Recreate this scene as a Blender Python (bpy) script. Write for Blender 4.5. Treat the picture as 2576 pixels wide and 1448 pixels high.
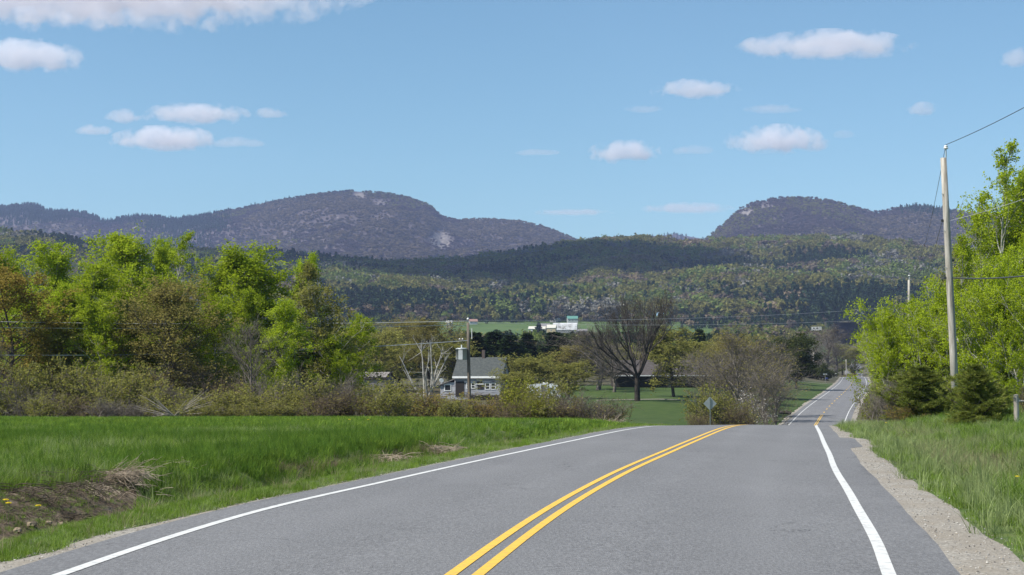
import bpy, math, random
import numpy as np
from mathutils import Vector, Matrix
for o in list(bpy.data.objects): bpy.data.objects.remove(o)
S = bpy.context.scene
R = math.radians
# ------------------------------------------------------------------ camera / light
F = 4121.7                      # focal length in pixels of a 2576 x 1448 picture
CX, CY = 1288.0, 724.0
PITCH = math.atan(239.6 / F)
EYE = 1.6
cd = bpy.data.cameras.new('camera'); cam = bpy.data.objects.new('camera', cd); S.collection.objects.link(cam)
cd.sensor_width = 36.0; cd.lens = 36.0 * F / 2576.0; cd.clip_start = 0.1; cd.clip_end = 60000
cam.location = (0, 0, EYE); cam.rotation_euler = (R(90) + PITCH, 0, 0); S.camera = cam
SUN_DIR = Vector((-0.80, -0.30, 1.12)).normalized()      # towards the sun
elev = math.asin(SUN_DIR.z)
W_ = bpy.data.worlds.new('World'); S.world = W_; W_.use_nodes = True
nt = W_.node_tree; nt.nodes.clear()
sky = nt.nodes.new('ShaderNodeTexSky'); sky.sky_type = 'NISHITA'; sky.sun_disc = False
sky.sun_elevation = elev; sky.sun_rotation = math.atan2(SUN_DIR.x, SUN_DIR.y)
sky.altitude = 300; sky.air_density = 1.0; sky.dust_density = 0.6; sky.ozone_density = 1.0
bg = nt.nodes.new('ShaderNodeBackground'); bg.inputs['Strength'].default_value = 0.082
wo = nt.nodes.new('ShaderNodeOutputWorld')
tint = nt.nodes.new('ShaderNodeMix'); tint.data_type = 'RGBA'; tint.blend_type = 'MULTIPLY'; tint.inputs[0].default_value = 1
tint.inputs[7].default_value = (.71, .945, .98, 1)
nt.links.new(sky.outputs[0], tint.inputs[6]); nt.links.new(tint.outputs[2], bg.inputs[0]); nt.links.new(bg.outputs[0], wo.inputs[0])
sl = bpy.data.lights.new('sun', 'SUN'); sl.energy = 4.6; sl.angle = R(0.5); sl.color = (1.0, 0.955, 0.88)
sun = bpy.data.objects.new('sun', sl); S.collection.objects.link(sun); sun.location = (-60, 0, 90)
sun.rotation_euler = SUN_DIR.to_track_quat('Z', 'Y').to_euler()
S.view_settings.view_transform = 'Standard'; S.view_settings.look = 'None'
S.view_settings.exposure = 0.74; S.view_settings.gamma = 1.0; S.view_settings.use_curve_mapping = False
S.render.engine = 'CYCLES'
S.cycles.volume_bounces = 6
S.cycles.max_bounces = 8; S.cycles.transparent_max_bounces = 8

rng = np.random.default_rng(7); random.seed(7)

def Wp(dx, dy, Y):
    """point at world depth Y seen at picture point (dx,dy) of a 2576 wide picture"""
    fx = (dx - CX) / F; fy = (CY - dy) / F
    d = Vector((fx, math.cos(PITCH) - fy * math.sin(PITCH), math.sin(PITCH) + fy * math.cos(PITCH)))
    s = Y / d.y
    return Vector((d.x * s, Y, EYE + d.z * s))
def Xat(dx, Y): return Wp(dx, 963, Y).x
def Zat(dy, Y): return Wp(CX, dy, Y).z

# ------------------------------------------------------------------ helpers
COL = S.collection
def tag(o, label=None, cat=None, group=None, kind=None):
    if label: o['label'] = label
    if cat: o['category'] = cat
    if group: o['group'] = group
    if kind: o['kind'] = kind
    return o
def link(name, me, parent=None, mat=None):
    o = bpy.data.objects.new(name, me); COL.objects.link(o)
    if parent is not None: o.parent = parent
    if mat is not None and me is not None and len(me.materials) == 0: me.materials.append(mat)
    return o
def empty(name, loc, label, cat, group=None, rz=0):
    o = bpy.data.objects.new(name, None); COL.objects.link(o); o.location = loc; o.rotation_euler = (0, 0, rz)
    o.empty_display_size = 0.2
    return tag(o, label, cat, group)
def mesh_np(name, V, faces, mat=None, smooth=False):
    """V (n,3); faces: list of (m,k) int arrays"""
    me = bpy.data.meshes.new(name)
    V = np.asarray(V, dtype=np.float32)
    faces = [np.asarray(f, dtype=np.int32) for f in faces if len(f)]
    nl = sum(f.size for f in faces); npoly = sum(len(f) for f in faces)
    me.vertices.add(len(V)); me.vertices.foreach_set('co', V.ravel())
    me.loops.add(nl); me.loops.foreach_set('vertex_index', np.concatenate([f.ravel() for f in faces]))
    tot = np.concatenate([np.full(len(f), f.shape[1], np.int32) for f in faces])
    st = np.concatenate([[0], np.cumsum(tot)[:-1]]).astype(np.int32)
    me.polygons.add(npoly); me.polygons.foreach_set('loop_start', st)
    try: me.polygons.foreach_set('loop_total', tot)
    except Exception: pass
    me.polygons.foreach_set('use_smooth', np.full(npoly, bool(smooth)))
    me.update(calc_edges=True); me.validate()
    if mat: me.materials.append(mat)
    return me
class MB:
    """collects boxes, prisms, tubes into one mesh"""
    def __init__(s): s.v = []; s.f = []
    def add(s, vs, fs):
        b = len(s.v); s.v += [tuple(v) for v in vs]; s.f += [tuple(i + b for i in f) for f in fs]; return s
    def box(s, c, d, rz=0, M=None):
        x, y, z = d[0] / 2, d[1] / 2, d[2] / 2
        P = [Vector((sx * x, sy * y, sz * z)) for sz in (-1, 1) for sx, sy in ((-1, -1), (1, -1), (1, 1), (-1, 1))]
        m = M if M is not None else Matrix.Rotation(rz, 3, 'Z')
        P = [m @ p + Vector(c) for p in P]
        return s.add(P, [(3, 2, 1, 0), (4, 5, 6, 7), (0, 1, 5, 4), (1, 2, 6, 5), (2, 3, 7, 6), (3, 0, 4, 7)])
    def prism(s, poly, y0, y1):
        """polygon in x,z swept along y"""
        n = len(poly); P = [(x, y0, z) for x, z in poly] + [(x, y1, z) for x, z in poly]
        return s.add(P, [tuple(range(n))[::-1], tuple(range(n, 2 * n))] + [(i, (i + 1) % n, n + (i + 1) % n, n + i) for i in range(n)])
    def prismx(s, poly, x0, x1):
        n = len(poly); P = [(x0, y, z) for y, z in poly] + [(x1, y, z) for y, z in poly]
        return s.add(P, [tuple(range(n)), tuple(range(n, 2 * n))[::-1]] + [(i, n + i, n + (i + 1) % n, (i + 1) % n) for i in range(n)])
    def tube(s, pts, rad, k=8, cap=True):
        pts = [Vector(p) for p in pts]; n = len(pts)
        if not hasattr(rad, '__len__'): rad = [rad] * n
        vs = []
        up = Vector((0, 0, 1))
        for i, p in enumerate(pts):
            d = (pts[min(i + 1, n - 1)] - pts[max(i - 1, 0)]).normalized()
            a = d.cross(up) if abs(d.z) < .95 else d.cross(Vector((1, 0, 0)))
            a.normalize(); b = d.cross(a)
            for j in range(k):
                t = 2 * math.pi * j / k
                vs.append(p + (a * math.cos(t) + b * math.sin(t)) * rad[i])
        fs = [(i * k + j, i * k + (j + 1) % k, (i + 1) * k + (j + 1) % k, (i + 1) * k + j) for i in range(n - 1) for j in range(k)]
        if cap: fs += [tuple(range(k))[::-1], tuple((n - 1) * k + j for j in range(k))]
        return s.add(vs, fs)
    def lathe(s, prof, c=(0, 0, 0), k=16):
        vs = []; n = len(prof)
        for r, z in prof:
            for j in range(k):
                t = 2 * math.pi * j / k; vs.append((c[0] + r * math.cos(t), c[1] + r * math.sin(t), c[2] + z))
        fs = [(i * k + j, i * k + (j + 1) % k, (i + 1) * k + (j + 1) % k, (i + 1) * k + j) for i in range(n - 1) for j in range(k)]
        fs += [tuple(range(k))[::-1], tuple((n - 1) * k + j for j in range(k))]
        return s.add(vs, fs)
    def mesh(s, name, mat, smooth=False):
        me = bpy.data.meshes.new(name); me.from_pydata([tuple(v) for v in s.v], [], s.f)
        me.validate(); me.update()
        if smooth: me.polygons.foreach_set('use_smooth', np.ones(len(me.polygons), bool))
        me.materials.append(mat); return me
    def build(s, name, mat, parent=None, smooth=False):
        return link(name, s.mesh(name, mat, smooth), parent)

# ------------------------------------------------------------------ noise
def _h(ix, iy, seed):
    n = (ix.astype(np.int64) * 374761393 + iy.astype(np.int64) * 668265263 + seed * 974634777) & 0x7fffffff
    n = (n ^ (n >> 13)) * 1274126177 & 0x7fffffff
    n = n ^ (n >> 16)
    return (n & 0xffff) / 65535.0
def vnoise(x, y, seed=0):
    x = np.asarray(x, float); y = np.asarray(y, float)
    ix = np.floor(x); iy = np.floor(y); fx = x - ix; fy = y - iy
    fx = fx * fx * (3 - 2 * fx); fy = fy * fy * (3 - 2 * fy)
    a = _h(ix, iy, seed); b = _h(ix + 1, iy, seed); c = _h(ix, iy + 1, seed); d = _h(ix + 1, iy + 1, seed)
    return (a * (1 - fx) + b * fx) * (1 - fy) + (c * (1 - fx) + d * fx) * fy
def fbm(x, y, seed=0, oct=5, gain=.5):
    s = 0; a = 1; t = 0
    for i in range(oct):
        s = s + a * vnoise(x, y, seed + i * 17); t += a; a *= gain; x = x * 2.03 + 13.1; y = y * 2.03 + 7.7
    return s / t - .5
def sstep(a, b, x):
    t = np.clip((np.asarray(x, float) - a) / (b - a), 0, 1); return t * t * (3 - 2 * t)
def spl(xs, ys):
    xs = np.array(xs, float); ys = np.array(ys, float); m = np.gradient(ys, xs)
    def f(x):
        x = np.asarray(x, float); xc = np.clip(x, xs[0], xs[-1])
        i = np.clip(np.searchsorted(xs, xc) - 1, 0, len(xs) - 2)
        h = xs[i + 1] - xs[i]; t = (xc - xs[i]) / h
        r = (2*t**3-3*t**2+1)*ys[i] + (t**3-2*t**2+t)*h*m[i] + (-2*t**3+3*t**2)*ys[i+1] + (t**3-t**2)*h*m[i+1]
        return r
    return f

# ------------------------------------------------------------------ materials
def rgba(c): return (c[0], c[1], c[2], 1)
MATS = {}
def noise_mat(name, cols, scale=1.0, rough=.9, detail=5, stops=None, bump=0, bscale=None, rand=0, spec=.2,
              stretch=(1, 1, 1), space='Object', metallic=0, cols2=None, scale2=.1, mix2=(.4, .6)):
    m = bpy.data.materials.new(name); m.use_nodes = True; t = m.node_tree; L = t.links
    b = t.nodes['Principled BSDF']; b.inputs['Roughness'].default_value = rough; b.inputs['Metallic'].default_value = metallic
    b.inputs['Specular IOR Level'].default_value = spec
    if space == 'Object':
        tc = t.nodes.new('ShaderNodeTexCoord').outputs['Object']
    else:
        tc = t.nodes.new('ShaderNodeNewGeometry').outputs['Position']
    mp = t.nodes.new('ShaderNodeMapping'); mp.inputs['Scale'].default_value = stretch; L.new(tc, mp.inputs[0])
    def nz(sc, cs, st, det):
        n = t.nodes.new('ShaderNodeTexNoise'); n.inputs['Scale'].default_value = sc; n.inputs['Detail'].default_value = det
        n.inputs['Roughness'].default_value = .62
        L.new(mp.outputs[0], n.inputs['Vector'])
        r = t.nodes.new('ShaderNodeValToRGB'); e = r.color_ramp.elements
        if st is None: st = [.32 + .36 * i / max(1, len(cs) - 1) for i in range(len(cs))]
        while len(e) < len(cs): e.new(.5)
        for i, c in enumerate(cs): e[i].position = st[i]; e[i].color = rgba(c)
        L.new(n.outputs['Fac'], r.inputs[0]); return n, r
    n, r = nz(scale, cols, stops, detail); out = r.outputs[0]
    if cols2:
        n2, r2 = nz(scale2, [(0, 0, 0), (1, 1, 1)], list(mix2), 4)
        n3, r3 = nz(scale, cols2, None, detail)
        mx = t.nodes.new('ShaderNodeMix'); mx.data_type = 'RGBA'
        L.new(r2.outputs[0], mx.inputs[0]); L.new(out, mx.inputs[6]); L.new(r3.outputs[0], mx.inputs[7]); out = mx.outputs[2]
    if rand:
        oi = t.nodes.new('ShaderNodeObjectInfo'); hs = t.nodes.new('ShaderNodeHueSaturation')
        mr = t.nodes.new('ShaderNodeMapRange'); mr.inputs[3].default_value = 1 - rand; mr.inputs[4].default_value = 1 + rand
        L.new(oi.outputs['Random'], mr.inputs[0]); L.new(mr.outputs[0], hs.inputs['Value']); L.new(out, hs.inputs['Color']); out = hs.outputs[0]
    L.new(out, b.inputs['Base Color'])
    if bump:
        nb = t.nodes.new('ShaderNodeTexNoise'); nb.inputs['Scale'].default_value = bscale or scale * 4; nb.inputs['Detail'].default_value = 4
        L.new(mp.outputs[0], nb.inputs['Vector'])
        bp = t.nodes.new('ShaderNodeBump'); bp.inputs['Strength'].default_value = bump; bp.inputs['Distance'].default_value = .05
        L.new(nb.outputs['Fac'], bp.inputs['Height']); L.new(bp.outputs[0], b.inputs['Normal'])
    MATS[name] = m; return m
def leaf_mat(name, cols, scale=.9, trans=.4, rand=.12):
    m = bpy.data.materials.new(name); m.use_nodes = True; t = m.node_tree; L = t.links; t.nodes.clear()
    out = t.nodes.new('ShaderNodeOutputMaterial')
    tc = t.nodes.new('ShaderNodeTexCoord')
    n = t.nodes.new('ShaderNodeTexNoise'); n.inputs['Scale'].default_value = scale; n.inputs['Detail'].default_value = 6; n.inputs['Roughness'].default_value = .8
    L.new(tc.outputs['Object'], n.inputs['Vector'])
    r = t.nodes.new('ShaderNodeValToRGB'); e = r.color_ramp.elements
    while len(e) < len(cols): e.new(.5)
    for i, c in enumerate(cols): e[i].position = .3 + .4 * i / max(1, len(cols) - 1); e[i].color = rgba(c)
    L.new(n.outputs['Fac'], r.inputs[0])
    oi = t.nodes.new('ShaderNodeObjectInfo'); hs = t.nodes.new('ShaderNodeHueSaturation')
    mr = t.nodes.new('ShaderNodeMapRange'); mr.inputs[3].default_value = 1 - rand; mr.inputs[4].default_value = 1 + rand
    L.new(oi.outputs['Random'], mr.inputs[0]); L.new(mr.outputs[0], hs.inputs['Value']); L.new(r.outputs[0], hs.inputs['Color'])
    d = t.nodes.new('ShaderNodeBsdfDiffuse'); tr = t.nodes.new('ShaderNodeBsdfTranslucent'); mx = t.nodes.new('ShaderNodeMixShader')
    mx.inputs[0].default_value = trans
    L.new(hs.outputs[0], d.inputs[0]); L.new(hs.outputs[0], tr.inputs[0]); L.new(d.outputs[0], mx.inputs[1]); L.new(tr.outputs[0], mx.inputs[2])
    L.new(mx.outputs[0], out.inputs[0]); return m
def flat(name, c, rough=.7, spec=.3, metallic=0):
    return noise_mat(name, [tuple(x * .86 for x in c), tuple(min(1, x * 1.1) for x in c)], scale=2.5, rough=rough, spec=spec, metallic=metallic)

bark = noise_mat('bark', [(.045, .036, .03), (.11, .095, .08)], scale=6, rand=.15)
bark_dark = noise_mat('bark_dark', [(.025, .02, .017), (.06, .05, .043)], scale=5)
bark_pale = noise_mat('bark_pale', [(.2, .19, .17), (.45, .43, .38)], scale=3)
twig_grey = noise_mat('twig_grey', [(.09, .075, .062), (.2, .175, .15)], scale=3, rand=.2)
twig_brown = noise_mat('twig_brown', [(.075, .055, .04), (.17, .13, .095)], scale=3, rand=.2)
leaf_bright = leaf_mat('leaf_bright', [(.20, .28, .015), (.32, .40, .024), (.42, .48, .045)], trans=.45)
leaf_yellow = leaf_mat('leaf_yellow', [(.21, .28, .014), (.32, .40, .02), (.40, .48, .05)])
leaf_olive = leaf_mat('leaf_olive', [(.17, .15, .045), (.25, .22, .065), (.32, .28, .09)])
leaf_rust = leaf_mat('leaf_rust', [(.22, .165, .04), (.31, .23, .055), (.27, .29, .05)])
leaf_bud = leaf_mat('leaf_bud', [(.16, .165, .04), (.24, .235, .06), (.30, .28, .08)])
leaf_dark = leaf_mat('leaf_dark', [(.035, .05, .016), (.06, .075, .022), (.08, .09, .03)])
needle = leaf_mat('needle', [(.018, .035, .014), (.035, .058, .02), (.06, .085, .03)], trans=.1)
needle_young = leaf_mat('needle_young', [(.07, .10, .022), (.17, .20, .04), (.30, .30, .075)], scale=2.5, trans=.3)
blossom = leaf_mat('blossom', [(.5, .46, .4), (.65, .6, .55)], trans=.3)

# ------------------------------------------------------------------ road and terrain functions
xc = spl([-120, -60, -30, 0, 13.6, 19.6, 27.9, 39.6, 53, 67, 110, 228, 400, 620, 900, 1300, 1800],
         [-8, -5.2, -3.7, -1.85, -.42, .36, 1.67, 3.86, 6.45, 9.15, 18, 42.8, 82.3, 128.9, 187, 270, 370])
_sy = np.arange(-150, 1901, 1.0)
_sl = np.interp(_sy, [-150, 52, 84, 150, 215, 370, 400, 560, 630, 665, 705, 760, 900, 950, 1400, 1900],
                [0, 0, -.037, -.037, .0235, .0235, .0165, .0155, .000, -.02, -.02, .047, .047, .03, .04, .04])
_sz = np.concatenate([[0], np.cumsum((_sl[1:] + _sl[:-1]) / 2)])
def zr(y): return np.interp(y, _sy, _sz)
Loff = spl([-60, 13.6, 17, 21, 28, 37, 51, 61, 80, 1900], [3.45, 3.48, 3.7, 3.85, 3.7, 3.62, 3.45, 3.4, 3.4, 3.4])
Roff = spl([-60, 13.6, 17, 22.8, 35, 47, 59, 70, 85, 150, 1900], [3.5, 3.55, 3.75, 3.9, 3.82, 3.60, 3.38, 3.22, 3.22, 3.4, 3.4])
def Lsh(y): return .6 + .1 * fbm(np.asarray(y) * .12, 3.3, 5) + np.where(np.asarray(y) > 80, .25, 0)
def Rsh(y):
    y = np.asarray(y, float)
    return .60 + .10 * fbm(y * .35, 1.3, 9, 4) + .36 * sstep(41.5, 43, y) * (1 - sstep(49, 49.6, y)) - .08 * sstep(49, 50, y) + np.where(y > 80, .25, 0)
_zf = ([-120, 0, 40, 60, 85, 110, 130, 160, 200, 245, 300, 400, 700, 1000, 1170, 1500, 1720, 2300],
       [0, 0, -.02, -.14, -.46, -.9, -1.6, -2.2, -2.0, -1.15, .5, 2.5, 11, 22, 29, 47, 66, 80])
_zg = ([-120, 0, 40, 60, 85, 120, 200, 300, 400, 620, 900, 1300, 1500, 1700, 2300],
       [0, 0, 0, .03, .22, .3, 1.0, 2, 4, 8, 16, 38, 47, 56, 88])
def gz(x, y, under=True):
    x = np.asarray(x, float); y = np.asarray(y, float)
    c = xc(y); t = x - c; zroad = zr(y)
    le = -(Loff(y) + Lsh(y)); re = Roff(y) + Rsh(y)
    zl = np.interp(y, *_zf) + 1.0 * fbm(x * .02, y * .02, 3, 3) * sstep(120, 220, y)
    zl = zl - 1.5 * np.exp(-((x + 6) / 22) ** 2 - ((y - 278) / 30) ** 2)
    zg = np.interp(y, *_zg) + .8 * fbm(x * .03, y * .03, 4, 3) * sstep(70, 120, y)
    near = 1 - sstep(55, 110, y)
    dl = le - t                                        # distance left of the asphalt edge
    wl = sstep(0.3, 8 + 14 * (1 - near), dl)
    dr = t - re
    wr = sstep(0.6, 7 + 6 * (1 - near), dr)
    zroad = zroad - .012 * np.minimum(np.abs(t), 5.0)
    z = np.where(t < 0, zroad * (1 - wl) + zl * wl, zroad * (1 - wr) + zg * wr)
    # ditch on the left, shallow swale on the right, only near
    z = z - near * .42 * np.exp(-((dl - 2.0) / .62) ** 2) * (.55 + .9 * vnoise(y * .15, 0 * y, 2))
    z = z - (1 - sstep(26, 30, y)) * sstep(15, 19, y) * .36 * np.exp(-((dl - 2.9) / .75) ** 2) + near * .10 * sstep(2.6, 3.3, dl)
    z = z - near * .16 * np.exp(-((dr - 2.6) / 1.1) ** 2)
    z = z + (.05 * fbm(x * .9, y * .9, 8, 3)) * sstep(.5, 2, np.maximum(dl, dr)) * near
    far = sstep(80, 300, y)
    if under:
        ins = np.minimum(sstep(0, .25, -dl + .0), sstep(0, .25, -dr + .0))
        z = z - ins * (.06 + .5 * far)
        z = z - (1 - ins) * .05 * (1 - sstep(.3, .9, np.maximum(dl, dr)))
    return z
def gzf(x, y): return float(gz(np.array([x]), np.array([y]), False)[0])

# ------------------------------------------------------------------ setting: ground sheet
soil_grass = noise_mat('field_turf', [(.035, .055, .012), (.06, .10, .02), (.09, .12, .03)], scale=1.3, space='P', cols2=[(.05, .075, .018), (.10, .11, .04)], scale2=.12)
lawn_m = noise_mat('lawn_turf', [(.03, .052, .010), (.042, .070, .013), (.062, .085, .022)], scale=.5, space='P', bump=.4, bscale=3)  # turf colour lowered to carry tree shade and shadows between blades
meadow_m = noise_mat('meadow_turf', [(.045, .08, .02), (.065, .105, .026), (.085, .12, .04)], scale=.02, space='P')
scrub_m = noise_mat('scrub_soil', [(.05, .042, .026), (.08, .068, .04), (.06, .075, .025)], scale=.25, space='P')
dirt_m = noise_mat('ditch_soil', [(.05, .036, .024), (.11, .08, .055), (.21, .165, .12)], scale=3.5, space='P', bump=.8, bscale=14)
gravel_m = noise_mat('shoulder_gravel', [(.11, .10, .083), (.26, .238, .205), (.39, .365, .322)], scale=26, detail=12, space='P', bump=.35, bscale=45,
                     cols2=[(.18, .155, .125), (.29, .26, .215)], scale2=.9)
floor_m = noise_mat('forest_floor', [(.06, .055, .035), (.09, .085, .05)], scale=.03, space='P')

rows = np.concatenate([np.arange(-60, 8, 4), np.arange(8, 60, .33), np.arange(60, 130, .8), 130 * (2300 / 130) ** (np.arange(0, 150) / 149.)])
ncol = 420
uu = np.linspace(-1, 1, ncol); uu = np.sign(uu) * (np.abs(uu) ** 1.35)
YY = np.repeat(rows[:, None], ncol, 1); HW = 26 + .85 * np.maximum(rows, 0)
XX = uu[None, :] * HW[:, None] + xc(rows)[:, None] * (1 - sstep(60, 900, rows))[:, None]
ZZ = gz(XX, YY)
V = np.stack([XX, YY, ZZ], -1).reshape(-1, 3)
def grid_faces(nr, nc):
    a = (np.arange(nr - 1)[:, None] * nc + np.arange(nc - 1)[None, :]).ravel()
    return np.stack([a, a + 1, a + nc + 1, a + nc], -1)
Fq = grid_faces(len(rows), ncol)
me = mesh_np('ground', V, [Fq], smooth=True)
for m_ in (soil_grass, lawn_m, meadow_m, scrub_m, dirt_m, gravel_m, floor_m): me.materials.append(m_)
cxy = V[Fq].mean(1); px, py = cxy[:, 0], cxy[:, 1]; tt = px - xc(py)
dl = -(Loff(py) + Lsh(py)) - tt; dr = tt - Roff(py) - Rsh(py)
mi = np.zeros(len(Fq), np.int32)
jag = 0.35 * fbm(px * .8, py * .8, 21)
mi[(py > 108)] = 3
mi[(py > 128) & (px > 8) & (dl > 0) & (py < 330)] = 1
mi[(py > 100) & (dl > 0) & (dl < 14)] = 1
mi[(py > 450)] = 6
pxl = px / np.maximum(py, 1) * F + CX
mi[(py > 1180) & (py < 1730) & (pxl > 1080) & (pxl < 1800)] = 2
mi[(py > 1000) & (py < 1180) & (pxl > 1950) & (pxl < 2150)] = 2
ditch = (dl > 1.3 + jag) & (dl < 4.2 + jag) & (py < 28) & (px < -.225 * py + 1.2 * jag) & (vnoise(px * .5, py * .35, 31) > .18)
ditch |= (dl > 1.6 + jag) & (dl < 2.4 + jag) & (py < 46) & (vnoise(px * .4, py * .3, 33) > .62)
mi[ditch] = 4
me.polygons.foreach_set('material_index', mi)
ground = link('ground', me); tag(ground, 'green field, verges, lawn and valley floor on both sides of the road', kind='structure')

# road
asphalt = noise_mat('asphalt', [(.09, .089, .091), (.130, .129, .132), (.176, .175, .178)], scale=34, detail=10, space='P', rough=.85, spec=.25, bump=.35, bscale=90,
                    cols2=[(.115, .114, .116), (.152, .151, .154), (.192, .191, .194)], scale2=.35, stretch=(1, .35, 1), mix2=(.35, .7))
def worn(name, c):
    return noise_mat(name, [tuple(.55 * a + .45 * .13 for a in c), c, tuple(min(1, a * 1.06) for a in c)], scale=9, detail=14, stops=[.33, .47, .7], space='P', rough=.8)
def wheel_tracks(m):
    t = m.node_tree; L = t.links; b = t.nodes['Principled BSDF']; src = b.inputs['Base Color'].links[0].from_socket
    a = t.nodes.new('ShaderNodeAttribute'); a.attribute_name = 'across'
    def mth(op, x, y=0.0):
        k = t.nodes.new('ShaderNodeMath'); k.operation = op
        for i, v in enumerate((x, y)):
            if isinstance(v, (int, float)): k.inputs[i].default_value = v
            else: L.new(v, k.inputs[i])
        return k.outputs[0]
    ab = mth('ABSOLUTE', a.outputs['Fac'])
    g = lambda c, w: mth('POWER', 2.718, mth('MULTIPLY', mth('POWER', mth('DIVIDE', mth('SUBTRACT', ab, c), w), 2.0), -1.0))
    wt = mth('ADD', g(.95, .32), g(2.65, .34))
    ge = t.nodes.new('ShaderNodeNewGeometry')
    def nz(sc, st, det, lo, hi, rough=.6):
        mp = t.nodes.new('ShaderNodeMapping'); mp.inputs['Scale'].default_value = st; L.new(ge.outputs['Position'], mp.inputs[0])
        n = t.nodes.new('ShaderNodeTexNoise'); n.inputs['Scale'].default_value = sc; n.inputs['Detail'].default_value = det; n.inputs['Roughness'].default_value = rough; L.new(mp.outputs[0], n.inputs['Vector'])
        r = t.nodes.new('ShaderNodeMapRange'); r.inputs[1].default_value = lo; r.inputs[2].default_value = hi; L.new(n.outputs['Fac'], r.inputs[0]); return r.outputs[0]
    track = mth('MULTIPLY', wt, nz(.25, (1, .12, 1), 3, .3, .7))
    scuff = nz(3.0, (.55, 3.0, 1), 4, .715, .74)
    grit = mth('MULTIPLY', nz(110, (1, 1, 1), 2, .63, .70), .8)
    # hairline cracks: thin contour of a warped noise
    n = t.nodes.new('ShaderNodeTexVoronoi'); n.feature = 'DISTANCE_TO_EDGE'; n.inputs['Scale'].default_value = .22
    n2 = t.nodes.new('ShaderNodeTexNoise'); n2.inputs['Scale'].default_value = 1.5; n2.inputs['Detail'].default_value = 6; L.new(ge.outputs['Position'], n2.inputs['Vector'])
    vm = t.nodes.new('ShaderNodeVectorMath'); vm.operation = 'MULTIPLY_ADD'; L.new(n2.outputs['Color'], vm.inputs[0]); vm.inputs[1].default_value = (1.6, 1.6, 0); L.new(ge.outputs['Position'], vm.inputs[2]); L.new(vm.outputs[0], n.inputs['Vector'])
    cr = t.nodes.new('ShaderNodeMapRange'); cr.inputs[1].default_value = .0016; cr.inputs[2].default_value = .0035; cr.inputs[3].default_value = 1; cr.inputs[4].default_value = 0; L.new(n.outputs['Distance'], cr.inputs[0])
    crack = mth('MULTIPLY', cr.outputs[0], mth('MULTIPLY', nz(.15, (1, 1, 1), 2, .5, .56), .55))
    edge = mth('MULTIPLY', nz(1.1, (1, .5, 1), 6, .5, .62), mth('MULTIPLY', g(4.42, .12), .22))
    dark = mth('ADD', mth('ADD', mth('MULTIPLY', track, -.10), mth('MULTIPLY', scuff, .45)), mth('ADD', crack, edge))
    v = mth('MAXIMUM', mth('ADD', mth('SUBTRACT', 1.0, dark), grit), .3)
    hs = t.nodes.new('ShaderNodeHueSaturation'); L.new(src, hs.inputs['Color']); L.new(v, hs.inputs['Value']); L.new(hs.outputs[0], b.inputs['Base Color'])
wheel_tracks(asphalt)
white_p = worn('white_line_paint', (.50, .50, .485)); yellow_p = worn('yellow_line_paint', (.60, .37, .06))
ry = np.concatenate([np.arange(-60, 8, 2), np.arange(8, 110, .4), np.arange(110, 640, 2.0), np.arange(640, 1000, 5)])
def strip(name, fa, fb, mat, y0, y1, dz, n=2, rr=None, skirt=False):
    y = ry[(ry >= y0) & (ry <= y1)] if rr is None else rr
    A = xc(y) + fa(y); B = xc(y) + fb(y); P = []
    for i in range(n):
        t = i / (n - 1); x = A * (1 - t) + B * t; off = x - xc(y)
        P.append(np.stack([x, y, zr(y) + dz - .012 * np.abs(off)], -1))
    if skirt:
        for i, k in ((0, 0), (-1, len(P) + 1)):
            q = P[i].copy(); q[:, 2] -= .14; q[:, 0] += -.02 if k == 0 else .02; P.insert(k, q)
        n += 2
    Vv = np.stack(P, 1).reshape(-1, 3)
    me = mesh_np(name, Vv, [grid_faces(len(y), n)], mat, smooth=not skirt)
    off = (Vv[:, 0] - xc(Vv[:, 1])).astype(np.float32)
    at = me.attributes.new('across', 'FLOAT', 'POINT'); at.data.foreach_set('value', off)
    return me
road = link('road', strip('road', lambda y: -(Loff(y) + Lsh(y)), lambda y: Roff(y) + Rsh(y), asphalt, -60, 990, 0.0, 29, skirt=True))
tag(road, 'grey two-lane asphalt road running over a crest to the right', kind='structure')
def wleft(y):
    return np.clip(np.interp(y, [14, 19, 24, 100, 130], [.30, .22, .10, .08, .6]) * (1 + 2.2 * fbm(y * .55, 0 * y, 61, 5)) , .015, 2)
def wright(y):
    return np.clip(np.interp(y, [12, 20, 30, 45, 70, 120], [1.0, .86, .68, .5, .45, .8]) * (1 + .75 * fbm(y * .4, 0 * y, 41, 6)), .1, 3)
gr = ry[ry < 640]
for sd, lab in ((-1, 'thin gravel edge along the left side of the road'), (1, 'sandy gravel shoulder along the right side of the road')):
    P = []
    for q in (0, .34, .67, 1.0):
        x_ = (xc(gr) - (Loff(gr) + Lsh(gr)) - q * wleft(gr)) if sd < 0 else (xc(gr) + Roff(gr) + Rsh(gr) + q * wright(gr))
        P.append(np.stack([x_, gr, gz(x_, gr, False) - .004 - .02 * (q == 1.0)], -1))
    if sd > 0: pass
    Vg = np.stack(P, 1).reshape(-1, 3); fg = grid_faces(len(gr), 4)
    o_ = link('gravel_shoulder', mesh_np('gravel_shoulder', Vg, [fg if sd > 0 else fg[:, ::-1]], gravel_m, smooth=True)); tag(o_, lab, kind='structure')
LW = .062
def line(name, f, mat, y0, y1, w=LW, dz=.005):
    return link(name, strip(name, lambda y: f(y) - w, lambda y: f(y) + w, mat, y0, y1, dz), road)
line('edge_line', lambda y: -Loff(y), white_p, -60, 990)['label'] = 'white line along the left edge of the road'
line('edge_line', lambda y: Roff(y), white_p, -60, 990)['label'] = 'white line along the right edge of the road'
for s in (-1, 1):
    line('centre_line', lambda y, s=s: 0 * y + s * .115, yellow_p, -60, 236, .052)
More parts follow.
